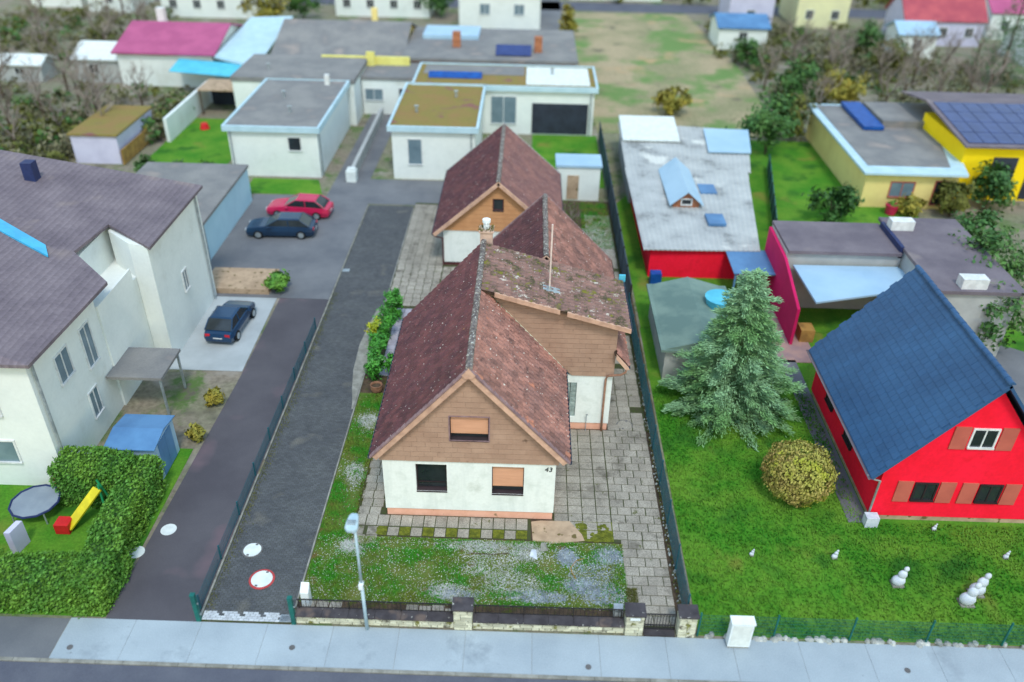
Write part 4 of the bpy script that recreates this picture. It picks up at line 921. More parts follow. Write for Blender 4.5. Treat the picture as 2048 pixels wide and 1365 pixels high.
# leafless trees: copies of three builds with their own size, turn and label
protos = [bare_tree(-37.5, 70, 6.2, 'leafless grey-brown tree nearest the lilac shed', depth=4), bare_tree(-43, 66.5, 5.6, 'leafless tree left of the lilac shed', depth=4), bare_tree(38, 92, 7, 'leafless purple-brown tree before the red far roof', depth=4)]
spots = [(-48, 68, 'tangled leafless tree at the left frame edge'), (-52, 76, 'leafless tree below the small white far roof'), (-45.5, 76, 'leafless tree between the two white far roofs'), (-41, 78, 'leafless tree just left of the pink roofed house'), (-36.8, 78, 'leafless tree in front of the pink roofed house'), (-49, 98, 'leafless tree behind the long white roof'), (-57, 100, 'leafless tree far left behind the white roofs'), (-63, 110, 'leafless tree at the top left corner'), (-55, 117, 'leafless tree below the orange far roof'), (34, 97, 'leafless tree at the upper field edge'), (43, 95, 'leafless tree in the middle of the far right gardens'), (47, 90, 'leafless tree left of the tall dark conifer'), (42, 86, 'leafless tree above the solar roof'), (36, 84, 'leafless tree behind the straw coloured house'), (48.5, 100, 'leafless tree under the red far roof'), (30, 96, 'low leafless tree beside the blue far roof'), (25.5, 91, 'leafless shrub tree on the field border'), (51.5, 86.5, 'leafless tree at the right frame edge')]
more = [(-39.5, 74.5, 'leafless tree just behind the lilac shed'), (-41.5, 71, 'thin leafless tree left behind the lilac shed'), (-46.5, 72, 'spreading leafless tree in the left thicket'), (-50, 72, 'outermost leafless tree of the left thicket'), (-44.5, 81, 'leafless tree touching the long white roof'), (-52, 81, 'leafless tree under the small white roof at the left'), (-47, 84, 'leafless tree before the long white far roof'), (-54, 93, 'leafless tree above the small white roof'), (-46, 104, 'leafless tree behind the pink roof ridge'), (-50, 110, 'leafless tree below the pale far roof'), (-66, 117, 'leafless tree before the orange roof'), (31, 101, 'leafless tree right of the white shed with blue roof'), (37, 101, 'leafless tree below the cream far house'), (39.5, 88.5, 'short leafless tree behind the blue solar roof'), (45.5, 84.5, 'leafless tree close above the solar roof'), (50, 92, 'leafless tree beside the tall dark conifer trunk'), (33, 90.5, 'leafless tree beyond the gold autumn tree'), (45.5, 101, 'leafless tree before the pale blue far shed'), (55, 106, 'leafless tree before the rosy red roof'), (28, 80.5, 'leafless tree between the field and the straw coloured house')]
for k, (x, y, lab) in enumerate(spots+more): dup(protos[k % 3], (x, y, 0), U(0, 6), lab, U(.8, 1.15))
for m_, lab_, n_ in (('leaf_grey', 'tangle of grey-brown scrub between the leafless trees', 420), ('leaf_olive', 'tangle of dull low scrub between the leafless trees', 260), ('leaf_dark', 'dark green ivy and brambles among the leafless trees', 130)):
    b = MB()
    for i in range(n_):
        x, y = random.choice(((U(-62, -37.5), U(60, 84)), (U(-62, -38), U(62, 78)), (U(25, 56), U(79, 104)), (U(-34, -33.4), U(70, 80)), (U(-70, -45), U(94, 118)), (U(23, 48), U(98, 118)))); r = U(.7, 1.7); crown(b, (x, y, r*.55), r, r, r*.75, 60, .24, 6)
    tag(b.build('undergrowth', M[m_]), lab_, 'undergrowth', kind='stuff')

# ================================================================ NEIGHBOURING BUILDINGS
def face_window(parent, c, w, h, axis, m='glass_dark', fr='frame_white', mull=1, depth=.06):
    """window on a wall: axis '-y' faces the street, '+x' / '-x' faces sideways; c is the centre on the wall plane"""
    x, y, z = c; f = MB(); p = MB(); t_ = .08
    def bx(mb, u0, u1, z0, z1, d0, d1):
        if axis == '-y': mb.box(x+u0, x+u1, y-d1, y-d0, z+z0, z+z1)
        elif axis == '+x': mb.box(x+d0, x+d1, y+u0, y+u1, z+z0, z+z1)
        else: mb.box(x-d1, x-d0, y+u0, y+u1, z+z0, z+z1)
    bx(f, -w/2, w/2, h/2-t_, h/2, 0, depth); bx(f, -w/2, w/2, -h/2, -h/2+t_, 0, depth+.05); bx(f, -w/2, -w/2+t_, -h/2+t_, h/2-t_, 0, depth); bx(f, w/2-t_, w/2, -h/2+t_, h/2-t_, 0, depth)
    for i in range(mull): u = -w/2+w*(i+1)/(mull+1); bx(f, u-.03, u+.03, -h/2+t_, h/2-t_, .0, depth-.005)
    o = f.build('window', M[fr], parent); bx(p, -w/2+t_, w/2-t_, -h/2+t_, h/2-t_, .0, .025); p.build('pane', M[m], o); return o
def block(parent, x0, x1, y0, y1, z, wall, roof, over=.15, t=.22, fascia=None, z0=-.1, poly=None):
    b = MB(); P = poly or rect(x0, x1, y0, y1); b.prism(P, 'z', z0, z-t); b.build('wall', M[wall], parent)
    cx = sum(p[0] for p in P)/len(P); cy = sum(p[1] for p in P)/len(P)
    def grow(o): return [(px+math.copysign(o, px-cx), py+math.copysign(o, py-cy)) for px, py in P]
    if fascia:
        b = MB(); g = grow(over); inn = grow(-.3); n = len(g)
        for i in range(n):
            j = (i+1) % n; b.add([(g[i][0], g[i][1], z-t), (g[j][0], g[j][1], z-t), (g[j][0], g[j][1], z+.06), (g[i][0], g[i][1], z+.06), (inn[i][0], inn[i][1], z-t), (inn[j][0], inn[j][1], z-t), (inn[j][0], inn[j][1], z+.06), (inn[i][0], inn[i][1], z+.06)], [(0, 1, 2, 3), (3, 2, 6, 7), (5, 4, 7, 6), (0, 4, 5, 1)])
        b.build('parapet', M[fascia], parent); b = MB(); b.prism(grow(-.28), 'z', z-t+.002, z-.04); return b.build('roof', M[roof], parent)
    b = MB(); b.prism(grow(over), 'z', z-t+.002, z); return b.build('roof', M[roof], parent)
def gable_house(parent, x0, x1, y0, y1, ze, zr, wall, roof, axis='y', over=.4, gablewall=None):
    b = MB(); b.box(x0, x1, y0, y1, -.1, ze)
    if axis == 'y': xm = (x0+x1)/2; b.prism([(x0, ze), (x1, ze), (xm, zr-.1)], 'y', y0, y1)
    else: ym = (y0+y1)/2; b.prism([(y0, ze), (y1, ze), (ym, zr-.1)], 'x', x0, x1)
    b.build('wall', M[wall], parent); b = MB()
    if axis == 'y':
        k = (zr-ze)/(xm-x0); xo0, xo1, zo = x0-over, x1+over, ze-over*k
        b.slab((xo0, y0-over, zo+.1), (xm, y0-over, zr+.1), (xm, y1+over, zr+.1), (xo0, y1+over, zo+.1), .16); b.slab((xm, y0-over, zr+.1), (xo1, y0-over, zo+.1), (xo1, y1+over, zo+.1), (xm, y1+over, zr+.1), .16)
    else:
        k = (zr-ze)/(ym-y0); yo0, yo1, zo = y0-over, y1+over, ze-over*k
        b.slab((x0-over, yo0, zo+.1), (x1+over, yo0, zo+.1), (x1+over, ym, zr+.1), (x0-over, ym, zr+.1), .16); b.slab((x0-over, ym, zr+.1), (x1+over, ym, zr+.1), (x1+over, yo1, zo+.1), (x0-over, yo1, zo+.1), .16)
    return b.build('roof', M[roof], parent)

# --- white house at the left
WH = thing('house', 'large white house with grey-violet roof at the left frame edge', 'house', (-25, 35, 0))
b = MB(); b.box(-34, -20.15, 27.2, 33.2, -.1, 6.86); b.box(-34, -22.05, 33.201, 44.4, -.1, 6.86); b.box(-22.049, -20.151, 33.202, 44.3, -.1, 5.0); b.prism([(-20.15, -.1), (-20.05, -.1), (-20.05, 5.8), (-20.15, 5.8)], 'y', 33.21, 37.0); b.build('wall', M['render_clean'], WH)
b = MB(); b.prism([(-20.1, 37.55), (-19.0, 37.2), (-19.0, 44.4), (-22.04, 44.4), (-21.7, 38.9)], 'z', -.1, 6.98); b.build('bay', M['render_clean'], WH)
RP = dict(a=(-19.7, 26.8, 6.95), f=(-34, 26.8, 6.95), h=(-22.9, 31.0, 7.5), g=(-34, 31.0, 9.0), s=(-19.45, 33.6, 6.97), w=(-22.0, 35.9, 7.3), i=(-21.65, 39.0, 7.3), q=(-18.75, 36.95, 7.08), n=(-18.8, 45.0, 7.02), k=(-34, 45.4, 9.3))
b = MB(); ks = list(RP); b.add([RP[k] for k in ks]+[(RP[k][0], RP[k][1], RP[k][2]-.16) for k in ks], [tuple(ks.index(c)+o for c in (p if o == 0 else p[::-1])) for p in ('afgh', 'ahs', 'hws', 'hgkw', 'wki', 'ikn', 'inq') for o in (0, 10)]+[(ks.index(c), ks.index(d), ks.index(d)+10, ks.index(c)+10) for c, d in ('fa', 'as', 'sw', 'wi', 'iq', 'qn', 'nk')])
b.build('roof', M['roof_tilegrey'], WH)
sk = MB(); sk.slab((-22.7, 34.9, 7.56), (-23.3, 35.9, 7.62), (-27.6, 38.4, 8.3), (-27.2, 37.3, 8.25), .1); sk.build('skylight', M['skylight_cyan'], WH)
b = MB(); b.box(-27.4, -26.8, 42.2, 42.8, 8.0, 9.2); b.build('chimney', M['play_navy'], WH)
for c, w_, h_, ax in (((-22.6, 27.2, 4.6), 1.5, 1.3, '-y'), ((-22.9, 27.2, 2.0), 2.2, 1.3, '-y'), ((-20.15, 29.6, 5.0), 1.2, 1.5, '+x'), ((-20.15, 31.8, 4.6), 1.0, 2.2, '+x'), ((-20.15, 31.0, 1.9), .9, 1.5, '+x'), ((-19.0, 40.6, 3.2), .7, 1.3, '+x')): face_window(WH, c, w_, h_, ax, 'glass_pale')
b = MB(); b.box(-20.1, -17.4, 32.3, 34.9, 2.25, 2.4); b.build('porch_roof', M['roof_flat'], WH)
for yq in (32.4, 34.7): b = MB(); b.box(-17.6, -17.5, yq, yq+.1, 0, 2.25); b.build('porch_post', M['zinc'], WH)
sd2 = thing('shed', 'blue steel shed beside the lane', 'shed', (-17.1, 28.7, 0)); 
b = MB(); b.box(-18.15, -16.1, 27.7, 29.9, 0, 1.95); b.build('wall', M['roof_paleblue'], sd2); b = MB(); b.slab((-18.3, 27.55, 1.97), (-16.0, 27.55, 1.97), (-16.0, 28.8, 2.2), (-18.3, 28.8, 2.2), .05); b.slab((-18.3, 28.8, 2.2), (-16.0, 28.8, 2.2), (-16.0, 30.05, 1.97), (-18.3, 30.05, 1.97), .05); b.build('roof', M['roof_steel'], sd2)
b = MB(); b.box(-16.1, -16.06, 28.1, 28.8, .05, 1.85); b.box(-16.1, -16.06, 28.83, 29.5, .05, 1.85); b.build('door', M['roof_steel'], sd2)
bn = thing('wheelie_bin', 'blue lidded bin behind the blue steel shed', 'bin', (-17.2, 30.6, 0)); b = MB(); b.prism([(30.35, 0), (30.85, 0), (30.92, 1.0), (30.28, 1.0)], 'x', -17.55, -16.95); b.build('body', M['car_black'], bn); b = MB(); b.box(-17.6, -16.9, 30.25, 30.95, 1.0, 1.07); b.build('lid', M['tarp_blue'], bn)
# play things
sl_ = thing('slide', 'red and yellow plastic slide between the hedges', 'slide', (-18.4, 25.2, 0)); b = MB(); b.slab((-19.1, 24.6, .2), (-18.7, 24.4, .2), (-17.6, 25.5, 1.5), (-18.0, 25.7, 1.5), .08); b.build('chute', M['play_yellow'], sl_); b = MB(); b.box(-19.35, -18.75, 24.35, 24.9, 0, .5); b.build('landing', M['play_red'], sl_); b = MB(); b.tube([(-17.6, 25.4, 0), (-17.7, 25.6, 1.7)], .05, 6); b.tube([(-17.3, 25.8, 0), (-17.9, 25.9, 1.7)], .05, 6); b.build('leg', M['play_green'], sl_)
tr = thing('trampoline', 'round grey trampoline on the lawn before the white house', 'trampoline', (-20.7, 25.6, 0)); b = MB(); b.disc(-20.7, 25.6, .55, .62, .95, 24); b.build('mat', M['play_grey'], tr); b = MB(); b.tube([(-20.7+1.0*math.cos(a*.5236), 25.6+1.0*math.sin(a*.5236), .62) for a in range(13)], .05, 6); b.build('rim', M['play_navy'], tr)
for a in range(4): b = MB(); q = .8+a*1.57; b.tube([(-20.7+.96*math.cos(q), 25.6+.96*math.sin(q), .6), (-20.7+1.0*math.cos(q), 25.6+1.0*math.sin(q), 0)], .035, 6); b.build('leg', M['zinc'], tr)
b = MB(); b.box(-20.4, -19.5, 26.3, 26.8, 0, .5); b.box(-20.4, -19.5, 26.7, 26.8, .5, .9); tag(b.build('garden_bench', M['car_red']), 'pinkish red bench against the white front wall', 'bench')
b = MB(); b.prism([(-20.6, 23.2), (-20.35, 23.2), (-20.2, 23.9), (-20.45, 23.9)], 'z', .0, 1.2); tag(b.build('board', M['render_lilac']), 'leaning pale board behind the pavement hedge', 'board')
# --- garage block and cars at the left
GB_ = thing('garage', 'flat roofed pale blue garage block beside the parked cars', 'garage', (-24, 53, 0)); block(GB_, -28.2, -20.85, 48.3, 58.6, 2.85, 'render_blue', 'roof_flat', .1, .2)
b = MB(); b.box(-22.6, -21.4, 47.2, 48.2, 0, 3.9); tag(b.build('container', M['play_navy']), 'dark blue upright box at the corner of the flat garage', 'box')
b = MB(); b.box(-20.0, -15.8, 44.6, 47.3, -.02, .35); b.build('planter_bed', M['slab_sand'], None, 'structure')
def car(label, x, y, rz, body, L=4.3, wd=1.75, hh=1.42, group='cars parked at the white houses'):
    t = thing('car', label, 'car', (x, y, 0), group); t.rotation_euler = (0, 0, 0)
    ca, sa = math.cos(rz), math.sin(rz)
    def X(u, v, z): return (x+u*ca-v*sa, y+u*sa+v*ca, z)
    st = [(-.5, .40, .38, .62), (-.485, .46, .24, .78), (-.40, .49, .20, .88), (-.2, .5, .20, .92), (.1, .5, .20, .93), (.28, .5, .20, .9), (.42, .48, .20, .8), (.485, .44, .24, .68), (.5, .36, .38, .55)]
    b = MB(); vs = []
    for fx_, w_, zb, zt in st:
        u = fx_*L; w2 = w_*wd
        vs += [X(u, -w2*.9, zb), X(u, -w2, (zb+zt)*.5), X(u, -w2*.94, zt-.03), X(u, -w2*.84, zt), X(u, w2*.84, zt), X(u, w2*.94, zt-.03), X(u, w2, (zb+zt)*.5), X(u, w2*.9, zb)]
    fs = [tuple(range(7, -1, -1)), tuple(range((len(st)-1)*8, len(st)*8))]+[(k*8+i, k*8+(i+1) % 8, (k+1)*8+(i+1) % 8, (k+1)*8+i) for k in range(len(st)-1) for i in range(8)]
    b.add(vs, fs)
    rf = [(-.34, .70), (-.27, .66), (.05, .68), (.12, .72)]   # roof slab
    b.add([X(-.30*L, -.62*wd/1.6, hh-.06), X(.02*L, -.62*wd/1.6, hh-.04), X(.02*L, .62*wd/1.6, hh-.04), X(-.30*L, .62*wd/1.6, hh-.06), X(-.28*L, -.5*wd/1.6, hh), X(0, -.5*wd/1.6, hh), X(0, .5*wd/1.6, hh), X(-.28*L, .5*wd/1.6, hh)], [(4, 5, 6, 7), (0, 1, 5, 4), (1, 2, 6, 5), (2, 3, 7, 6), (3, 0, 4, 7)])
    for u0, u1 in ((-.44, -.30), (.2, .02), (-.14, -.13)):
        for sg in (-1, 1): b.tube([X(u0*L, sg*.45*wd, .9), X(u1*L, sg*.385*wd, hh-.05)], .035, 4)
    b.build('body', M[body], t)
    b = MB(); b.add([X(-.43*L, -.44*wd, .89), X(.21*L, -.44*wd, .9), X(.21*L, .44*wd, .9), X(-.43*L, .44*wd, .89), X(-.305*L, -.375*wd, hh-.05), X(.015*L, -.375*wd, hh-.04), X(.015*L, .375*wd, hh-.04), X(-.305*L, .375*wd, hh-.05)], [(0, 1, 5, 4), (1, 2, 6, 5), (2, 3, 7, 6), (3, 0, 4, 7)]); b.build('windows', M['glass_dark'], t)
    for u in (-.31, .31):
        for sg in (-1, 1):
            b = MB(); v = sg*(.5*wd-.08); n = 16; r = .31; vs = [X(u*L+r*math.cos(6.283*k/n), v+sg*q, .31+r*math.sin(6.283*k/n)) for q in (-.1, .1) for k in range(n)]
            b.add(vs, [tuple(range(n)), tuple(range(2*n-1, n-1, -1))]+[(k, (k+1) % n, n+(k+1) % n, n+k) for k in range(n)]); wl = b.build('wheel', M['tyre'], t)
            b = MB(); r = .2; vs = [X(u*L+r*math.cos(6.283*k/n), v+sg*q, .31+r*math.sin(6.283*k/n)) for q in (.09, .112) for k in range(n)]; b.add(vs, [tuple(range(2*n-1, n-1, -1))]+[(k, (k+1) % n, n+(k+1) % n, n+k) for k in range(n)]); b.build('rim', M['zinc'], wl)
    for sg in (-1, 1):
        for nm, u, m_, zz in (('tail_light', -.492, 'tail_red', .68), ('headlight', .488, 'head_clear', .58)):
            b = MB(); w2 = .4*wd; a, c = sg*w2*.62, sg*w2*1.02; b.add([X(u*L-.02, a, zz-.08), X(u*L-.02, c, zz-.08), X(u*L-.02, c, zz+.09), X(u*L-.02, a, zz+.09), X(u*L+.04, a, zz-.08), X(u*L+.04, c, zz-.08), X(u*L+.04, c, zz+.09), X(u*L+.04, a, zz+.09)], [(0, 1, 2, 3), (4, 5, 6, 7), (0, 1, 5, 4), (1, 2, 6, 5), (2, 3, 7, 6), (3, 0, 4, 7)]); b.build(nm, M[m_], t)
        b = MB(); b.add([X(.12*L, sg*.5*wd, .92), X(.17*L, sg*.5*wd, .9), X(.17*L, sg*.6*wd, .92), X(.12*L, sg*.6*wd, .92), X(.14*L, sg*.55*wd, 1.06)], [(0, 1, 4), (1, 2, 4), (2, 3, 4), (3, 0, 4)]); b.build('mirror', M[body], t)
    b = MB(); b.add([X(-.503*L, -.26, .5), X(-.503*L, .26, .5), X(-.497*L, .26, .62), X(-.497*L, -.26, .62)], [(0, 1, 2, 3)]); b.build('number_plate', M['frame_white'], t)
    return t
car('red car parked beyond the dark blue car by the white garden wall', -16.6, 56.4, math.pi*.98, 'car_red', 4.7); car('dark blue car parked in front of the red car', -17.1, 53.1, math.pi*1.01, 'car_navy', 4.8); car('small blue-black car standing alone on the pale parking bay', -16.9, 40.7, R_(86), 'car_blue', 4.0)

# --- white flat roofed houses behind
C_ = thing('house', 'white flat roofed house with one dark square window in its front wall', 'house', (-20, 68, 0))
block(C_, -23.7, -16.6, 63.5, 76.0, 4.15, 'render_clean', 'roof_flat', .1, .4, 'fascia_blue'); block(C_, -27.2, -16.0, 76.25, 84, 4.25, 'render_clean', 'roof_flat', .1, .4)
face_window(C_, (-18.45, 63.5, 2.75), 1.1, 1.2, '-y', mull=0); b = MB(); b.box(-18.3, -17.9, 74.8, 75.2, 4, 5.0); b.build('chimney', M['frame_white'], C_)
Lk = thing('link_building', 'low white link building with a pale and a dark window', 'building', (-13.4, 81, 0)); block(Lk, -15.9, -10.9, 79.6, 85, 3.6, 'render_clean', 'roof_flat', .1, .3); face_window(Lk, (-14.8, 79.6, 1.9), 1.8, 1.2, '-y', 'glass_pale'); face_window(Lk, (-11.9, 79.6, 1.9), 1.1, 1.4, '-y', mull=0)
D_ = thing('house', 'white flat roofed house with brown planted roof and wide dark terrace', 'house', (-3, 72, 0))
block(D_, -10.7, -4.1, 63.7, 74.8, 4.4, 'render_clean', 'roof_sedum', .1, .4, 'fascia_blue'); block(D_, -10.2, 6.0, 75.05, 81.6, 4.4, 'render_clean', 'roof_sedum', .1, .4, 'fascia_blue')
b = MB(); b.prism(rect(-.2, 5.6, 75.6, 81.2), 'z', 4.37, 4.43); b.build('roof_panel', M['cover_white'], D_); b = MB(); b.prism(rect(-9.8, -.4, 78.4, 81.3), 'z', 4.365, 4.42); b.build('roof_panel', M['roof_flat'], D_)
face_window(D_, (-8.9, 63.7, 2.3), 1.2, 2.2, '-y', 'glass_pale', mull=0); face_window(D_, (-2.2, 75.05, 2.2), 2.4, 2.6, '-y', 'glass_pale'); b = MB(); b.box(.4, 5.5, 74.98, 75.04, .1, 2.9); b.build('terrace_shade_panel', M['dark_inside'], D_)  # dark panel on the solid wall paints in the terrace's inner shade
face_window(D_, (-10.7, 67, 2.4), .9, 1.1, '-x', mull=0)
tp = MB(); tp.prism([(77.0, 4.42), (77.6, 4.85), (78.2, 4.42)], 'x', -9.2, -4.3); tag(tp.build('tarpaulin', M['tarp_blue']), 'rolled blue tarpaulin on the brown planted roof', 'tarpaulin')
b = MB(); b.box(-14.15, -13.85, 63.6, 78.8, 0, .9); tag(b.build('garden_wall', M['render_grey']), 'low grey dividing wall leading to the white link building', 'wall')
b = MB(); b.box(-14.4, -13.6, 62.6, 63.4, 0, .9); b.box(-14.3, -13.7, 62.7, 63.3, .9, 1.05, 0); tag(b.build('bin_box', M['cover_white']), 'white bin box at the near end of the dividing wall', 'box')
S2 = thing('garden_shed', 'low white garden shed with pale blue roof behind the tiled garage', 'shed', (3.9, 61.5, 0)); block(S2, 2.4, 5.7, 60.4, 62.6, 2.85, 'render_clean', 'roof_paleblue', .12, .18); b = MB(); b.box(3.2, 4.1, 60.36, 60.4, .05, 2.0); b.build('door', M['slab_sand'], S2)
def downpipe(parent, x, y, z):
    b = MB(); b.tube([(x, y, z), (x, y, 0)], .06, 6); b.build('downpipe', M['zinc'], parent)
downpipe(C_, -23.5, 63.4, 3.8); downpipe(C_, -16.5, 63.9, 3.8); downpipe(D_, -4.4, 63.6, 4.0); downpipe(D_, 5.7, 74.9, 4.0); downpipe(WH, -20.05, 27.5, 6.7); downpipe(WH, -18.92, 43.9, 6.8); downpipe(GB_, -20.78, 48.6, 2.6)
for x, y, z, q in ((-21, 71, 4.1, 0), (-19.5, 67, 4.1, 0), (-24.5, 79, 4.2, 0), (-6.2, 71.5, 4.35, 1), (-9.1, 67.2, 4.35, 1), (2.2, 79, 4.4, 1)):
    b = MB(); b.disc(x, y, z-.1, z+.45, .12, 10); b.disc(x, y, z+.5, z+.56, .2, 10); b.build('roof_vent', M['zinc'], D_ if q else C_, 'stuff')
b = MB(); b.disc(-26.2, 36.0, 7.6, 8.5, .1, 10); b.disc(-26.2, 36.0, 8.52, 8.6, .16, 10); b.build('roof_vent', M['zinc'], WH, 'stuff')
t = thing('flower_tub', 'pink round tub at the foot of the straw coloured wall', 'tub', (28.0, 59.4, 0)); b = MB(); b.disc(28.0, 59.4, 0, .75, .5, 14, rb=.38); b.build('tub', M['car_red'], t); b = MB(); crown(b, (28.0, 59.4, .85), .4, .4, .25, 120, .1, 6); b.build('foliage', M['leaf_hedge'], t)
# --- row behind
F_ = thing('house', 'long grey roofed house with yellow garden walls', 'house', (-20, 92, 0)); gable_house(F_, -26.2, -13.2, 86.5, 101, 3.2, 5.4, 'render_straw', 'roof_flat', 'x')
for x in (-25, -22.3, -19.8): face_window(F_, (x, 86.5, 1.8), 1.4, 1.6, '-y')
b = MB(); b.box(-17.6, -17.0, 96.5, 97.1, 4.5, 6.2); b.build('chimney', M['render_straw'], F_)
b = MB(); b.box(-20.5, -11.8, 83.6, 83.9, 0, 4.4); b.box(-16, -15.2, 83.2, 83.6, 0, 4.9); tag(b.build('garden_wall', M['render_lemon']), 'yellow wall showing above the white link building', 'wall')
G1 = thing('house', 'grey flat roofed house with two brown chimneys and a solar panel', 'house', (-4, 91, 0)); block(G1, -12.6, 4.6, 85, 97.5, 4.1, 'brick_brown', 'roof_flat', .3, .3)
for x, y in ((-7.6, 89.5), (.9, 88.2)): b = MB(); b.box(x-.4, x+.4, y-.4, y+.4, 4.0, 5.6); b.build('chimney', M['brick_brown'], G1)
b = MB(); b.slab((-3.4, 86.0, 4.25), (.2, 86.0, 4.25), (.2, 87.6, 4.9), (-3.4, 87.6, 4.9), .06); b.build('solar_panel', M['solar'], G1); b = MB(); b.prism(rect(-11.5, -5.5, 92.5, 97), 'z', 4.1, 4.5); b.build('raised_roof', M['roof_paleblue'], G1)
H1 = thing('house', 'plain white house at the top centre edge', 'house', (-4, 118, 0)); block(H1, -9.4, 1.3, 115, 124, 4.6, 'render_clean', 'roof_flat', .2, .3); face_window(H1, (-6, 115, 2.6), 1.4, 1.4, '-y', 'glass_pale'); face_window(H1, (-1.5, 115, 2.6), 1.4, 1.4, '-y', 'glass_pale')
E1 = thing('house', 'white house with pink metal roof and pale blue canopy', 'house', (-37, 92, 0)); gable_house(E1, -42.5, -32.6, 86.8, 99, 3.4, 5.0, 'render_clean', 'roof_pink', 'x')
b = MB(); b.slab((-32.2, 86.4, 3.3), (-27.4, 84.5, 2.9), (-27.6, 101, 4.2), (-32.2, 100, 4.2), .25); b.build('side_roof', M['fascia_blue'], E1); b = MB(); b.box(-32.1, -27.8, 85.4, 99.5, -.1, 2.6); b.build('wall', M['render_blue'], E1); b = MB(); b.slab((-36.0, 83.5, 2.5), (-28.2, 82.6, 2.3), (-28.2, 85.3, 2.8), (-36.0, 86.7, 2.9), .06); b.build('canopy', M['canopy_cyan'], E1)
b = MB(); b.box(-40.6, -39.8, 94, 94.8, 4.4, 6.2); b.build('chimney', M['frame_white'], E1)
b = MB(); b.box(-31.8, -31.5, 70.5, 82, 0, 2.1); tag(b.build('garden_wall', M['render_clean']), 'white garden wall left of the brown terrace', 'wall'); 
t = thing('pergola', 'dark terrace shelter beside the white garden wall', 'shelter', (-29, 79, 0)); b = MB(); b.box(-31.3, -27.6, 78, 81.5, 2.3, 2.42); b.build('roof', M['slab_sand'], t)
for x in (-31.2, -27.8): b = MB(); b.box(x, x+.12, 78.1, 78.22, 0, 2.3); b.build('post', M['bark'], t)
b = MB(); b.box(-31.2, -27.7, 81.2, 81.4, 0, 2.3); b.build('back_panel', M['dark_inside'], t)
LS = thing('garden_shed', 'lilac walled shed with mossy flat roof among the leafless trees', 'shed', (-35, 68, 0)); block(LS, -37.4, -33.6, 65.2, 72.5, 2.5, 'render_lilac', 'roof_sedum', .15, .15)
t = thing('timber_fence', 'golden timber fence climbing beside the back lawn', 'fence', (-33.2, 70, 0))
for i in range(9): y = 64.8+i*1.25; b = MB(); b.box(-33.3, -33.22, y, y+1.2, .05, 1.3); b.build('panel', M['timber'], t)
b = MB(); b.disc(-29.7, 74.2, 0, .5, .3, 12, rb=.45); tag(b.build('play_ball', M['play_red']), 'red round toy on the back lawn', 'toy')
for i, (x, y, lab) in enumerate(((-30.8, 63.4, 'dark green bin left of the back lawn'), (-27.9, 63.2, 'dark green bin near the flat garage roof'), (-25.6, 63.2, 'dark green bin against the white house wall'))):
    bush('bush', lab.replace('bin', 'clipped shrub'), 'shrub', x, y, .8, 1.3, 500, .16, 'leaf_dark', 'bushes and evergreen trees in the neighbouring gardens')
# far roofs at the top edge
for (x0, x1, y0, y1, ze, zr, wl, rf, ax, lab) in [(-47.5, -39.6, 87.5, 93.5, 2.4, 3.4, 'render_grey', 'cover_white', 'x', 'white roofed shed left of the pink roofed house'), (-55.5, -51, 87, 90, 1.8, 2.4, 'render_grey', 'cover_white', 'x', 'small white roof among leafless trees at the left'), (-70, -63, 122, 130, 4, 7, 'render_clean', 'roof_orange', 'y', 'far house with orange roof at the top left'), (-61, -55, 120, 128, 5, 6.5, 'render_clean', 'roof_metal', 'x', 'far white gabled house beside the orange roof'), (-50, -37, 118, 126, 3.4, 5, 'render_clean', 'roof_metal', 'x', 'far pale roofed house above the pink roof'), (-27, -14, 121, 128, 3.2, 5, 'render_clean', 'roof_grey', 'x', 'far long roofed house above the grey roofs'), (48, 58, 112.5, 119.5, 3.2, 6.2, 'render_lilac', 'roof_red', 'x', 'far house with rosy red roof above the leafless trees'), (61, 73, 117, 126, 3.4, 6, 'render_clean', 'roof_pink', 'x', 'far house with magenta roof at the top right corner'), (36.5, 43.5, 121, 130, 5.5, 6.3, 'render_cream', 'roof_flat', 'x', 'far cream house with dark window at the top edge'), (23.5, 29.5, 108, 114, 2.6, 3.6, 'render_clean', 'roof_steel', 'x', 'far white shed with bright blue roof at the field corner'), (45, 49.5, 106, 110.5, 2.8, 3.8, 'render_clean', 'roof_paleblue', 'x', 'far shed with pale blue roof left of the rosy roof'), (59.5, 67, 103, 110, 2.6, 4, 'render_clean', 'roof_metal', 'x', 'far pale house behind the tall dark conifer'), (27, 33, 120, 127, 4.5, 6, 'render_lilac', 'roof_grey', 'x', 'far lilac house left of the cream house'), (6, 20, 136, 144, 4, 6.5, 'render_clean', 'roof_red', 'x', 'far house beyond the street above the field')]:
    t = thing('house', lab, 'house', ((x0+x1)/2, y0, 0)); gable_house(t, x0, x1, y0, y1, ze, zr, wl, rf, ax, .3)
    n = max(1, int((x1-x0)/3.2))
    for i in range(n): face_window(t, (x0+(x1-x0)*(i+.5)/n, y0, min(1.7, ze*.6)), 1.1, min(1.2, ze*.45), '-y')
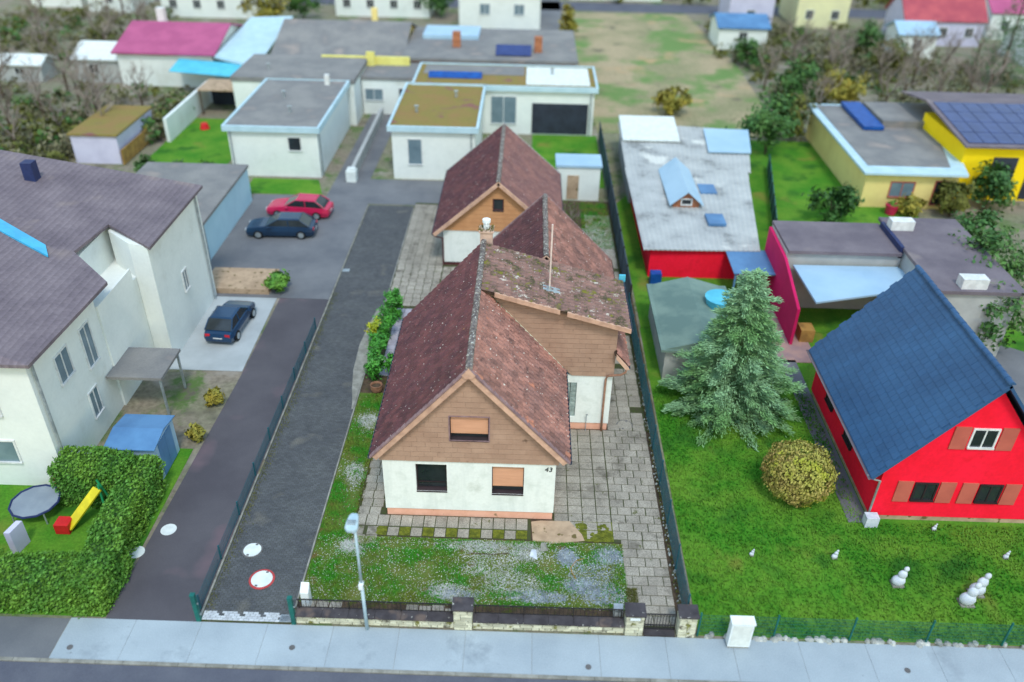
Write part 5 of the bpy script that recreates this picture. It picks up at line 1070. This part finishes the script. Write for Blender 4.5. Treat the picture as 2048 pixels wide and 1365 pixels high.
# --- straw and yellow houses at the right
Y1 = thing('house', 'straw coloured flat roofed house with pale blue roof edge', 'house', (30, 68, 0)); P = [(26.0, 60.6), (33.0, 60.6), (37.2, 76.4), (26.1, 76.4)]
b = MB(); b.prism(P, 'z', -.1, 2.8); b.build('wall', M['render_straw'], Y1); b = MB(); b.prism([(25.6, 60.1), (33.4, 60.1), (37.6, 76.8), (25.7, 76.8)], 'z', 2.8, 2.98); b.build('roof_edge', M['fascia_blue'], Y1); b = MB(); b.prism([(26.3, 61.6), (32.6, 61.6), (36.5, 76.3), (26.4, 76.3)], 'z', 2.98, 3.03); b.build('roof', M['roof_flat'], Y1)
face_window(Y1, (28.9, 60.6, 1.5), 1.9, 1.3, '-y', 'glass_pale', 'shutter_tan', 1); face_window(Y1, (31.8, 60.6, 1.3), 1.0, 2.0, '-y', 'glass_dark', 'shutter_tan', 0); b = MB(); b.slab((28.5, 69.5, 3.4), (30.2, 69.5, 3.4), (30.2, 76, 3.5), (28.5, 76, 3.5), .3); b.build('roof_light', M['tarp_blue'], Y1); b = MB(); b.prism([(30.4, 70.5), (35.2, 70.5), (36.3, 75.8), (30.4, 75.8)], 'z', 3.03, 3.6); b.build('raised_roof', M['roof_flat'], Y1)
Y2 = thing('house', 'bright yellow house with dark blue solar roof', 'house', (40, 70, 0)); b = MB(); b.box(33.9, 46, 62.7, 70.9, -.1, 4.3); b.build('wall', M['render_yellow'], Y2)
b = MB(); b.slab((33.6, 62.2, 4.5), (46.4, 62.2, 4.5), (46.4, 70.8, 5.4), (33.6, 70.8, 5.4), .15); b.slab((33.6, 70.81, 5.4), (46.4, 70.81, 5.4), (46.4, 76, 4.6), (33.6, 76, 4.6), .15); b.build('roof', M['roof_grey'], Y2)
for i in range(10):
    for j in range(4): x, y, zq = 34.0+i*1.2, 62.7+j*1.9, 4.62+j*.199; b = MB(); b.slab((x, y, zq), (x+1.14, y, zq), (x+1.14, y+1.83, zq+.192), (x, y+1.83, zq+.192), .04); b.build('solar_panel', M['solar'], Y2)
b = MB(); b.box(36.3, 38.2, 62.64, 62.699, 1.2, 3.5); b.build('opening_shade_panel', M['dark_inside'], Y2); b = MB(); b.box(39.2, 41.6, 62.64, 62.699, .1, 3.5); b.build('opening_shade_panel', M['dark_inside'], Y2)  # both dark panels lie on the closed wall, recess shade put in as colour
# --- long shed with metal roofs
J_ = thing('workshop', 'long metal roofed workshop with bright red front wall', 'workshop', (12, 58, 0))
b = MB(); b.box(8.2, 15.0, 48.35, 60, -.1, 2.1); b.build('wall', M['render_red'], J_); b = MB(); b.prism([(8.0, 60.1), (17, 60.1), (18.6, 69.6), (8.1, 71)], 'z', -.1, 2.2); b.build('wall', M['render_grey'], J_)
def corr(parent, name, m, a, bb_, c, d, n, rise=.04):
    A, B_, C2, D2 = map(Vector, (a, bb_, c, d)); mb = MB(); up = Vector((0, 0, rise)); N = 2*n
    top = [(A.lerp(B_, i/N)+(up if i % 2 else Vector()), D2.lerp(C2, i/N)+(up if i % 2 else Vector())) for i in range(N+1)]
    vs = [p for q in top for p in q]; k = len(vs); vs += [p-Vector((0, 0, .08)) for p in vs]
    fs = [(2*i, 2*i+2, 2*i+3, 2*i+1) for i in range(N)]+[(k+2*i, k+2*i+1, k+2*i+3, k+2*i+2) for i in range(N)]+[(2*i, k+2*i, k+2*i+2, 2*i+2) for i in range(N)]+[(0, 1, k+1, k), (2*N, k+2*N, k+2*N+1, 2*N+1)]
    mb.add(vs, fs); return mb.build(name, m, parent)
corr(J_, 'metal_roof', M['roof_metal'], (7.7, 48.0, 2.15), (15.2, 48.2, 2.15), (17.0, 61, 2.5), (7.6, 61, 2.5), 24); corr(J_, 'metal_roof', M['roof_metal'], (7.7, 61.05, 2.35), (17.3, 61.05, 2.35), (18.9, 70, 2.6), (7.9, 71.3, 2.6), 28)
b = MB(); b.slab((7.9, 66.6, 2.75), (12.6, 66.6, 2.75), (12.8, 72, 3.0), (8.0, 72, 3.0), .12); b.build('white_roof', M['cover_white'], J_); b = MB(); b.slab((14.6, 64.5, 2.7), (18.0, 64.5, 2.7), (18.8, 69.5, 2.85), (15, 69.5, 2.85), .12); b.build('blue_roof', M['roof_paleblue'], J_)
dm = MB(); dm.prism([(10.4, 2.3), (12.2, 2.3), (12.2, 2.75), (11.3, 3.5), (10.4, 2.75)], 'y', 54.3, 60.4); dm = dm.build('dormer', M['brick_brown'], J_); b = MB(); b.slab((10.1, 54.0, 2.6), (11.3, 54.0, 3.62), (11.3, 60.6, 3.62), (10.1, 60.6, 2.6), .06); b.slab((11.3, 54.0, 3.62), (12.5, 54.0, 2.6), (12.5, 60.6, 2.6), (11.3, 60.6, 3.62), .06); b.build('dormer_roof', M['roof_paleblue'], dm); face_window(J_, (11.3, 54.3, 2.75), .8, .5, '-y', mull=0)
for x, y in ((13.3, 57.4), (13.0, 52.2)): b = MB(); b.box(x-.6, x+.6, y-.8, y+.8, 2.3, 2.5); b.build('roof_hatch', M['roof_steel'], J_)
b = MB(); b.slab((13.0, 45.4, 2.0), (16.2, 45.4, 2.0), (16.2, 48.4, 2.1), (13.0, 48.4, 2.1), .08); 
for q in ((13.1, 45.5), (16.0, 45.5)): b.box(q[0], q[0]+.1, q[1], q[1]+.1, 0, 1.95)
tag(b.build('carport', M['roof_steel']), 'blue-grey carport roof in front of the red workshop wall', 'carport')
b = MB(); b.box(8.2, 8.9, 47.0, 47.6, 0, .9); tag(b.build('barrel', M['tarp_blue']), 'blue barrel at the left end of the red workshop wall', 'barrel')
pv = thing('pavilion', 'greenish grey roofed garden pavilion behind the big conifer', 'pavilion', (9.6, 40, 0)); block(pv, 7.7, 11.8, 36.8, 43.3, 2.1, 'render_grey', 'roof_pavgreen', .3, .14); b = MB(); b.prism([(7.6, 2.1), (9.75, 2.7), (11.9, 2.1)], 'y', 36.6, 43.5); b.build('roof_ridge', M['roof_pavgreen'], pv)
b = MB(); b.disc(11.2, 40.8, 2.3, 2.95, .9, 18, rb=.7); tag(b.build('paddling_pool', M['canopy_cyan']), 'teal round tub standing by the pavilion roof', 'tub')
t = thing('mesh_fence', 'blue-green fence between the workshop and the back lawn', 'fence', (19, 57, 0))
for i in range(8): a = Vector((17.2+i*.42, 50.5+i*2.2, 0)); q = Vector((17.2+(i+1)*.42, 50.5+(i+1)*2.2, 0)); b = MB(); b.prism([(a.x, a.y+.05), (q.x, q.y-.05), (q.x+.05, q.y-.05), (a.x+.05, a.y+.05)], 'z', .05, 1.3); b.build('panel', M['fence_teal'], t); b = MB(); b.box(a.x-.04, a.x+.04, a.y-.04, a.y+.04, 0, 1.4); b.build('post', M['iron_black'], t)
# --- red house
RH = thing('house', 'bright red house with blue-grey roof and brown shutters', 'house', (19, 27, 0))
b = MB(); b.box(15.52, 22.5, 26.75, 36.0, .25, 2.85); b.prism([(15.52, 2.85), (22.5, 2.85), (19.0, 7.25)], 'y', 26.75, 36.0); b.build('wall', M['render_red'], RH); b = MB(); b.box(15.56, 22.46, 26.78, 35.9, -.1, .25); b.build('plinth', M['slab_sand'], RH)
dk = MB(); dk.slab((14.85, 26.35, 2.72), (19, 26.35, 7.72), (19, 36.0, 7.72), (14.85, 36.0, 2.72), .12); dk.slab((19, 26.35, 7.72), (23.15, 26.35, 2.72), (23.15, 36.0, 2.72), (19, 36.0, 7.72), .12); rfo = dk.build('roof', M['roof_blue'], RH)
pl = MB(); pl.add([(-.16, 0, 0), (.16, 0, 0), (.16, .4, .022), (-.16, .4, .022), (-.16, .4, -.004), (.16, .4, -.004)], [(0, 3, 2, 1), (2, 3, 4, 5), (0, 4, 3), (1, 2, 5)]); pme = mesh_of(pl, 'roof_tile', M['roof_blue']); ORG[rfo.name] = ORG[RH.name]
Fm = frame((19, 26.5, 7.73), (0, 1, 0), (-4.15, 0, -5.0)); rest = MB()
for r in range(17):
    for c in range(29):
        T = Fm @ Matrix.Translation((c*.33+(.16 if r % 2 else 0), r*.378, .004+U(0, .006)))
        if c < 17: piece(pme, 'roof_tile', rfo, T)
        else: rest.add([T @ Vector(p) for p in pl.v], pl.f)
rest.build('roof_tile_field', M['roof_blue'], rfo, 'stuff')
for xc, zc, w_ in ((19.05, 4.75, 1.2), (17.5, 1.72, 1.1), (20.25, 1.72, 1.1)):
    face_window(RH, (xc, 26.75, zc), w_-.1, 1.05, '-y', 'glass_dark', 'frame_white' if zc > 3 else 'window_frame', 1); 
    for sg in (-1, 1): b = MB(); x = xc+sg*(w_/2+.36); b.box(x-.33, x+.33, 26.69, 26.745, zc-.58, zc+.58); b.build('shutter', M['shutter_tan'], RH)
for y in (30.5, 33.4): face_window(RH, (15.52, y, 1.75), 1.1, 1.2, '-x', 'glass_dark', 'window_frame', 0)
gutter(RH, 14.8, 2.72, 26.35, 36.0, M['roof_grey']); ridge_run(RH, 19, 7.74, 26.35, 36.0, M['roof_blue'])
b = MB(); b.tube([(14.8, 26.6, 2.68), (15.2, 26.65, 2.4), (15.46, 26.7, 2.3), (15.46, 26.7, 0)], .05, 7); b.build('downpipe', M['zinc'], RH)
b = MB(); b.box(14.6, 15.5, 26.5, 39, -.02, .02); b.build('gravel_strip', M['court_grey'], None, 'structure')
K2 = thing('house_extension', 'grey roofed extension with magenta side wall behind the red house', 'extension', (19, 45, 0))
b = MB(); b.box(15.75, 22.6, 44.9, 48.6, -.1, 3.8); b.build('wall', M['render_grey'], K2); b = MB(); b.prism([(40.6, 0), (48.5, 0), (48.5, 3.75), (44.5, 3.6), (40.6, 2.4)], 'x', 15.55, 15.72); b.build('side_wall', M['render_magenta'], K2)
b = MB(); b.prism(rect(15.8, 22.5, 44.7, 48.9), 'z', 3.8, 4.0); b.build('roof', M['roof_grey'], K2); b = MB(); b.box(22.65, 27.2, 40.0, 49, -.1, 4.1); b.build('wall', M['render_grey'], K2); b = MB(); b.prism(rect(22.55, 27.4, 39.8, 49.2), 'z', 4.1, 4.3); b.build('roof', M['roof_grey'], K2)
b = MB(); b.slab((16.5, 40.6, 2.9), (23.3, 42.6, 2.9), (22.5, 44.75, 3.1), (16.2, 44.65, 3.1), .12); b.build('canopy_roof', M['roof_paleblue'], K2)
for x, y in ((23.3, 47.6), (24.6, 40.4)): b = MB(); b.box(x-.7, x+.7, y-.35, y+.35, 4.2, 4.9); b.build('chimney', M['frame_white'], K2)
b = MB(); b.box(22.4, 22.62, 44.9, 48.4, 3.6, 4.35); b.build('gable_strip', M['play_navy'], K2)
b = MB(); b.box(16.2, 17.0, 40.9, 41.8, 0, .8); tag(b.build('garden_table', M['timber']), 'brown wooden table on the terrace beside the magenta wall', 'table')
b = MB(); b.prism([(24.2, 35.6), (25.6, 35.0), (26.4, 37.2), (24.6, 38.4)], 'z', 0, .35); tag(b.build('pool', M['pool_cyan']), 'small cyan pool behind the red house roof', 'pool')
# --- things along the street at the right
t = thing('mesh_fence', 'green wire mesh fence along the pavement before the big lawn', 'fence', (15, 20.3, 0))
sb2 = MB(); sb2.box(-.03, .03, -.03, .03, 0, 1.3)
pst2 = mesh_of(sb2, 'post', M['fence_green']); pb = MB()
for i in range(50): x = i*2.78/49; pb.box(x-.004, x+.004, -.004, .004, 0, 1.1)
for k in range(7): z = .02+k*.18; pb.box(0, 2.78, -.01, -.004, z-.005, z+.005)
pm2 = mesh_of(pb, 'mesh_panel', M['fence_green'])
for i in range(7):
    x = 6.98+i*2.86; piece(pst2, 'post', t, Matrix.Translation((x, 20.32, 0)))
    if i < 6: o = piece(pm2, 'mesh_panel', t, Matrix.Translation((x+.04, 20.32, .08))); o['kind'] = 'stuff'
t = thing('distribution_cabinet', 'white distribution cabinet on the pavement before the mesh fence', 'cabinet', (8.4, 19.95, 0)); b = MB(); b.box(8.0, 8.82, 19.8, 20.12, .1, 1.35); b.build('body', M['white_plastic'], t); b = MB(); b.box(7.97, 8.85, 19.76, 20.16, 1.35, 1.42); b.build('lid', M['white_plastic'], t); b = MB(); b.box(8.02, 8.8, 19.83, 20.1, -.02, .1); b.build('base', M['kerb_stone'], t); b = MB(); b.box(8.06, 8.76, 19.785, 19.8, .18, 1.28); b.build('door', M['cover_white'], t)
b = MB()
for i in range(60): x = U(6.9, 24); b.disc(x, 20.26+U(-.04, .1), -.02, U(.04, .12), U(.05, .12), 6, rb=U(.1, .2))
tag(b.build('edging_stones', M['pebble_pale']), 'rough pale stones along the foot of the street fence', 'stones', kind='stuff')
def ornament(x, y, k, label):
    t = thing('garden_ornament', label, 'ornament', (x, y, 0), 'pale stone ornaments on the lawn of the red house'); b = MB()
    for (dx, z, r, rz) in ((0, .25*k, .3*k, .28*k), (.08*k, .62*k, .2*k, .24*k), (.16*k, .95*k, .12*k, .14*k)):
        n, m_ = 10, 6; vs = [(x+dx+r*math.sin(math.pi*i/m_)*math.cos(6.283*j/n), y+r*.7*math.sin(math.pi*i/m_)*math.sin(6.283*j/n), z+rz*math.cos(math.pi*i/m_)) for i in range(m_+1) for j in range(n)]
        b.add(vs, [(i*n+j, i*n+(j+1) % n, (i+1)*n+(j+1) % n, (i+1)*n+j) for i in range(m_) for j in range(n)])
    b.build('figure', M['statue'], t, smooth=True); b = MB(); b.box(x-.25*k, x+.25*k, y-.2*k, y+.2*k, -.02, .06); b.build('base', M['kerb_stone'], t)
ornament(15.5, 23.1, .95, 'single pale stone ornament before the lower left red house window'); ornament(17.9, 22.25, 1.1, 'nearer pale ornament of the close pair on the lawn'); ornament(18.5, 22.75, 1.1, 'farther pale ornament of the close pair on the lawn')
ornament(13.35, 24.4, .45, 'small pale ornament between the ball bush and the street fence'); ornament(9.9, 24.4, .35, 'smallest pale ornament near the green mesh fence'); ornament(20.6, 24.7, .4, 'small pale ornament near the red house at the frame edge'); ornament(18.2, 26.2, .35, 'small pale ornament at the foot of the red front wall')
b = MB(); b.box(15.2, 15.75, 26.2, 26.6, 0, .55); tag(b.build('planter', M['statue']), 'pale planter at the left corner of the red house', 'planter')
for x, y, lab in ((-16.2, 18.9, 'small dark valve cap on the pavement far left'), (-8.1, 19.2, 'small dark valve cap on the pavement before the dark driveway'), (2.8, 18.8, 'small dark valve cap on the pavement before the right garden wall'), (14.45, 19.1, 'small dark valve cap on the pavement before the mesh fence')):
    b = MB(); b.disc(x, y, -.01, .014, .11, 14); tag(b.build('valve_cap', M['cover_ring']), lab, 'valve cap', 'valve caps set in the pavement')
for x, y, lab in ((-14.75, 24.8, 'white round cover in the violet lane'), (-15.6, 23.5, 'pale round cover at the hedge edge of the lane')):
    b = MB(); b.disc(x, y, -.01, .01, .33, 20); tag(b.build('manhole_cover', M['cover_white']), lab, 'manhole cover')
# rows of scrub behind the last houses
b = MB()
for i in range(120):
    x, y = U(-80, 95), U(134, 150); r = U(1.5, 3.5); crown(b, (x, y, r*.8), r, r, r, 60, .6, 6)
tag(b.build('far_trees', M['leaf_olive']), 'dull tree belt beyond the far street', 'tree belt', kind='stuff')
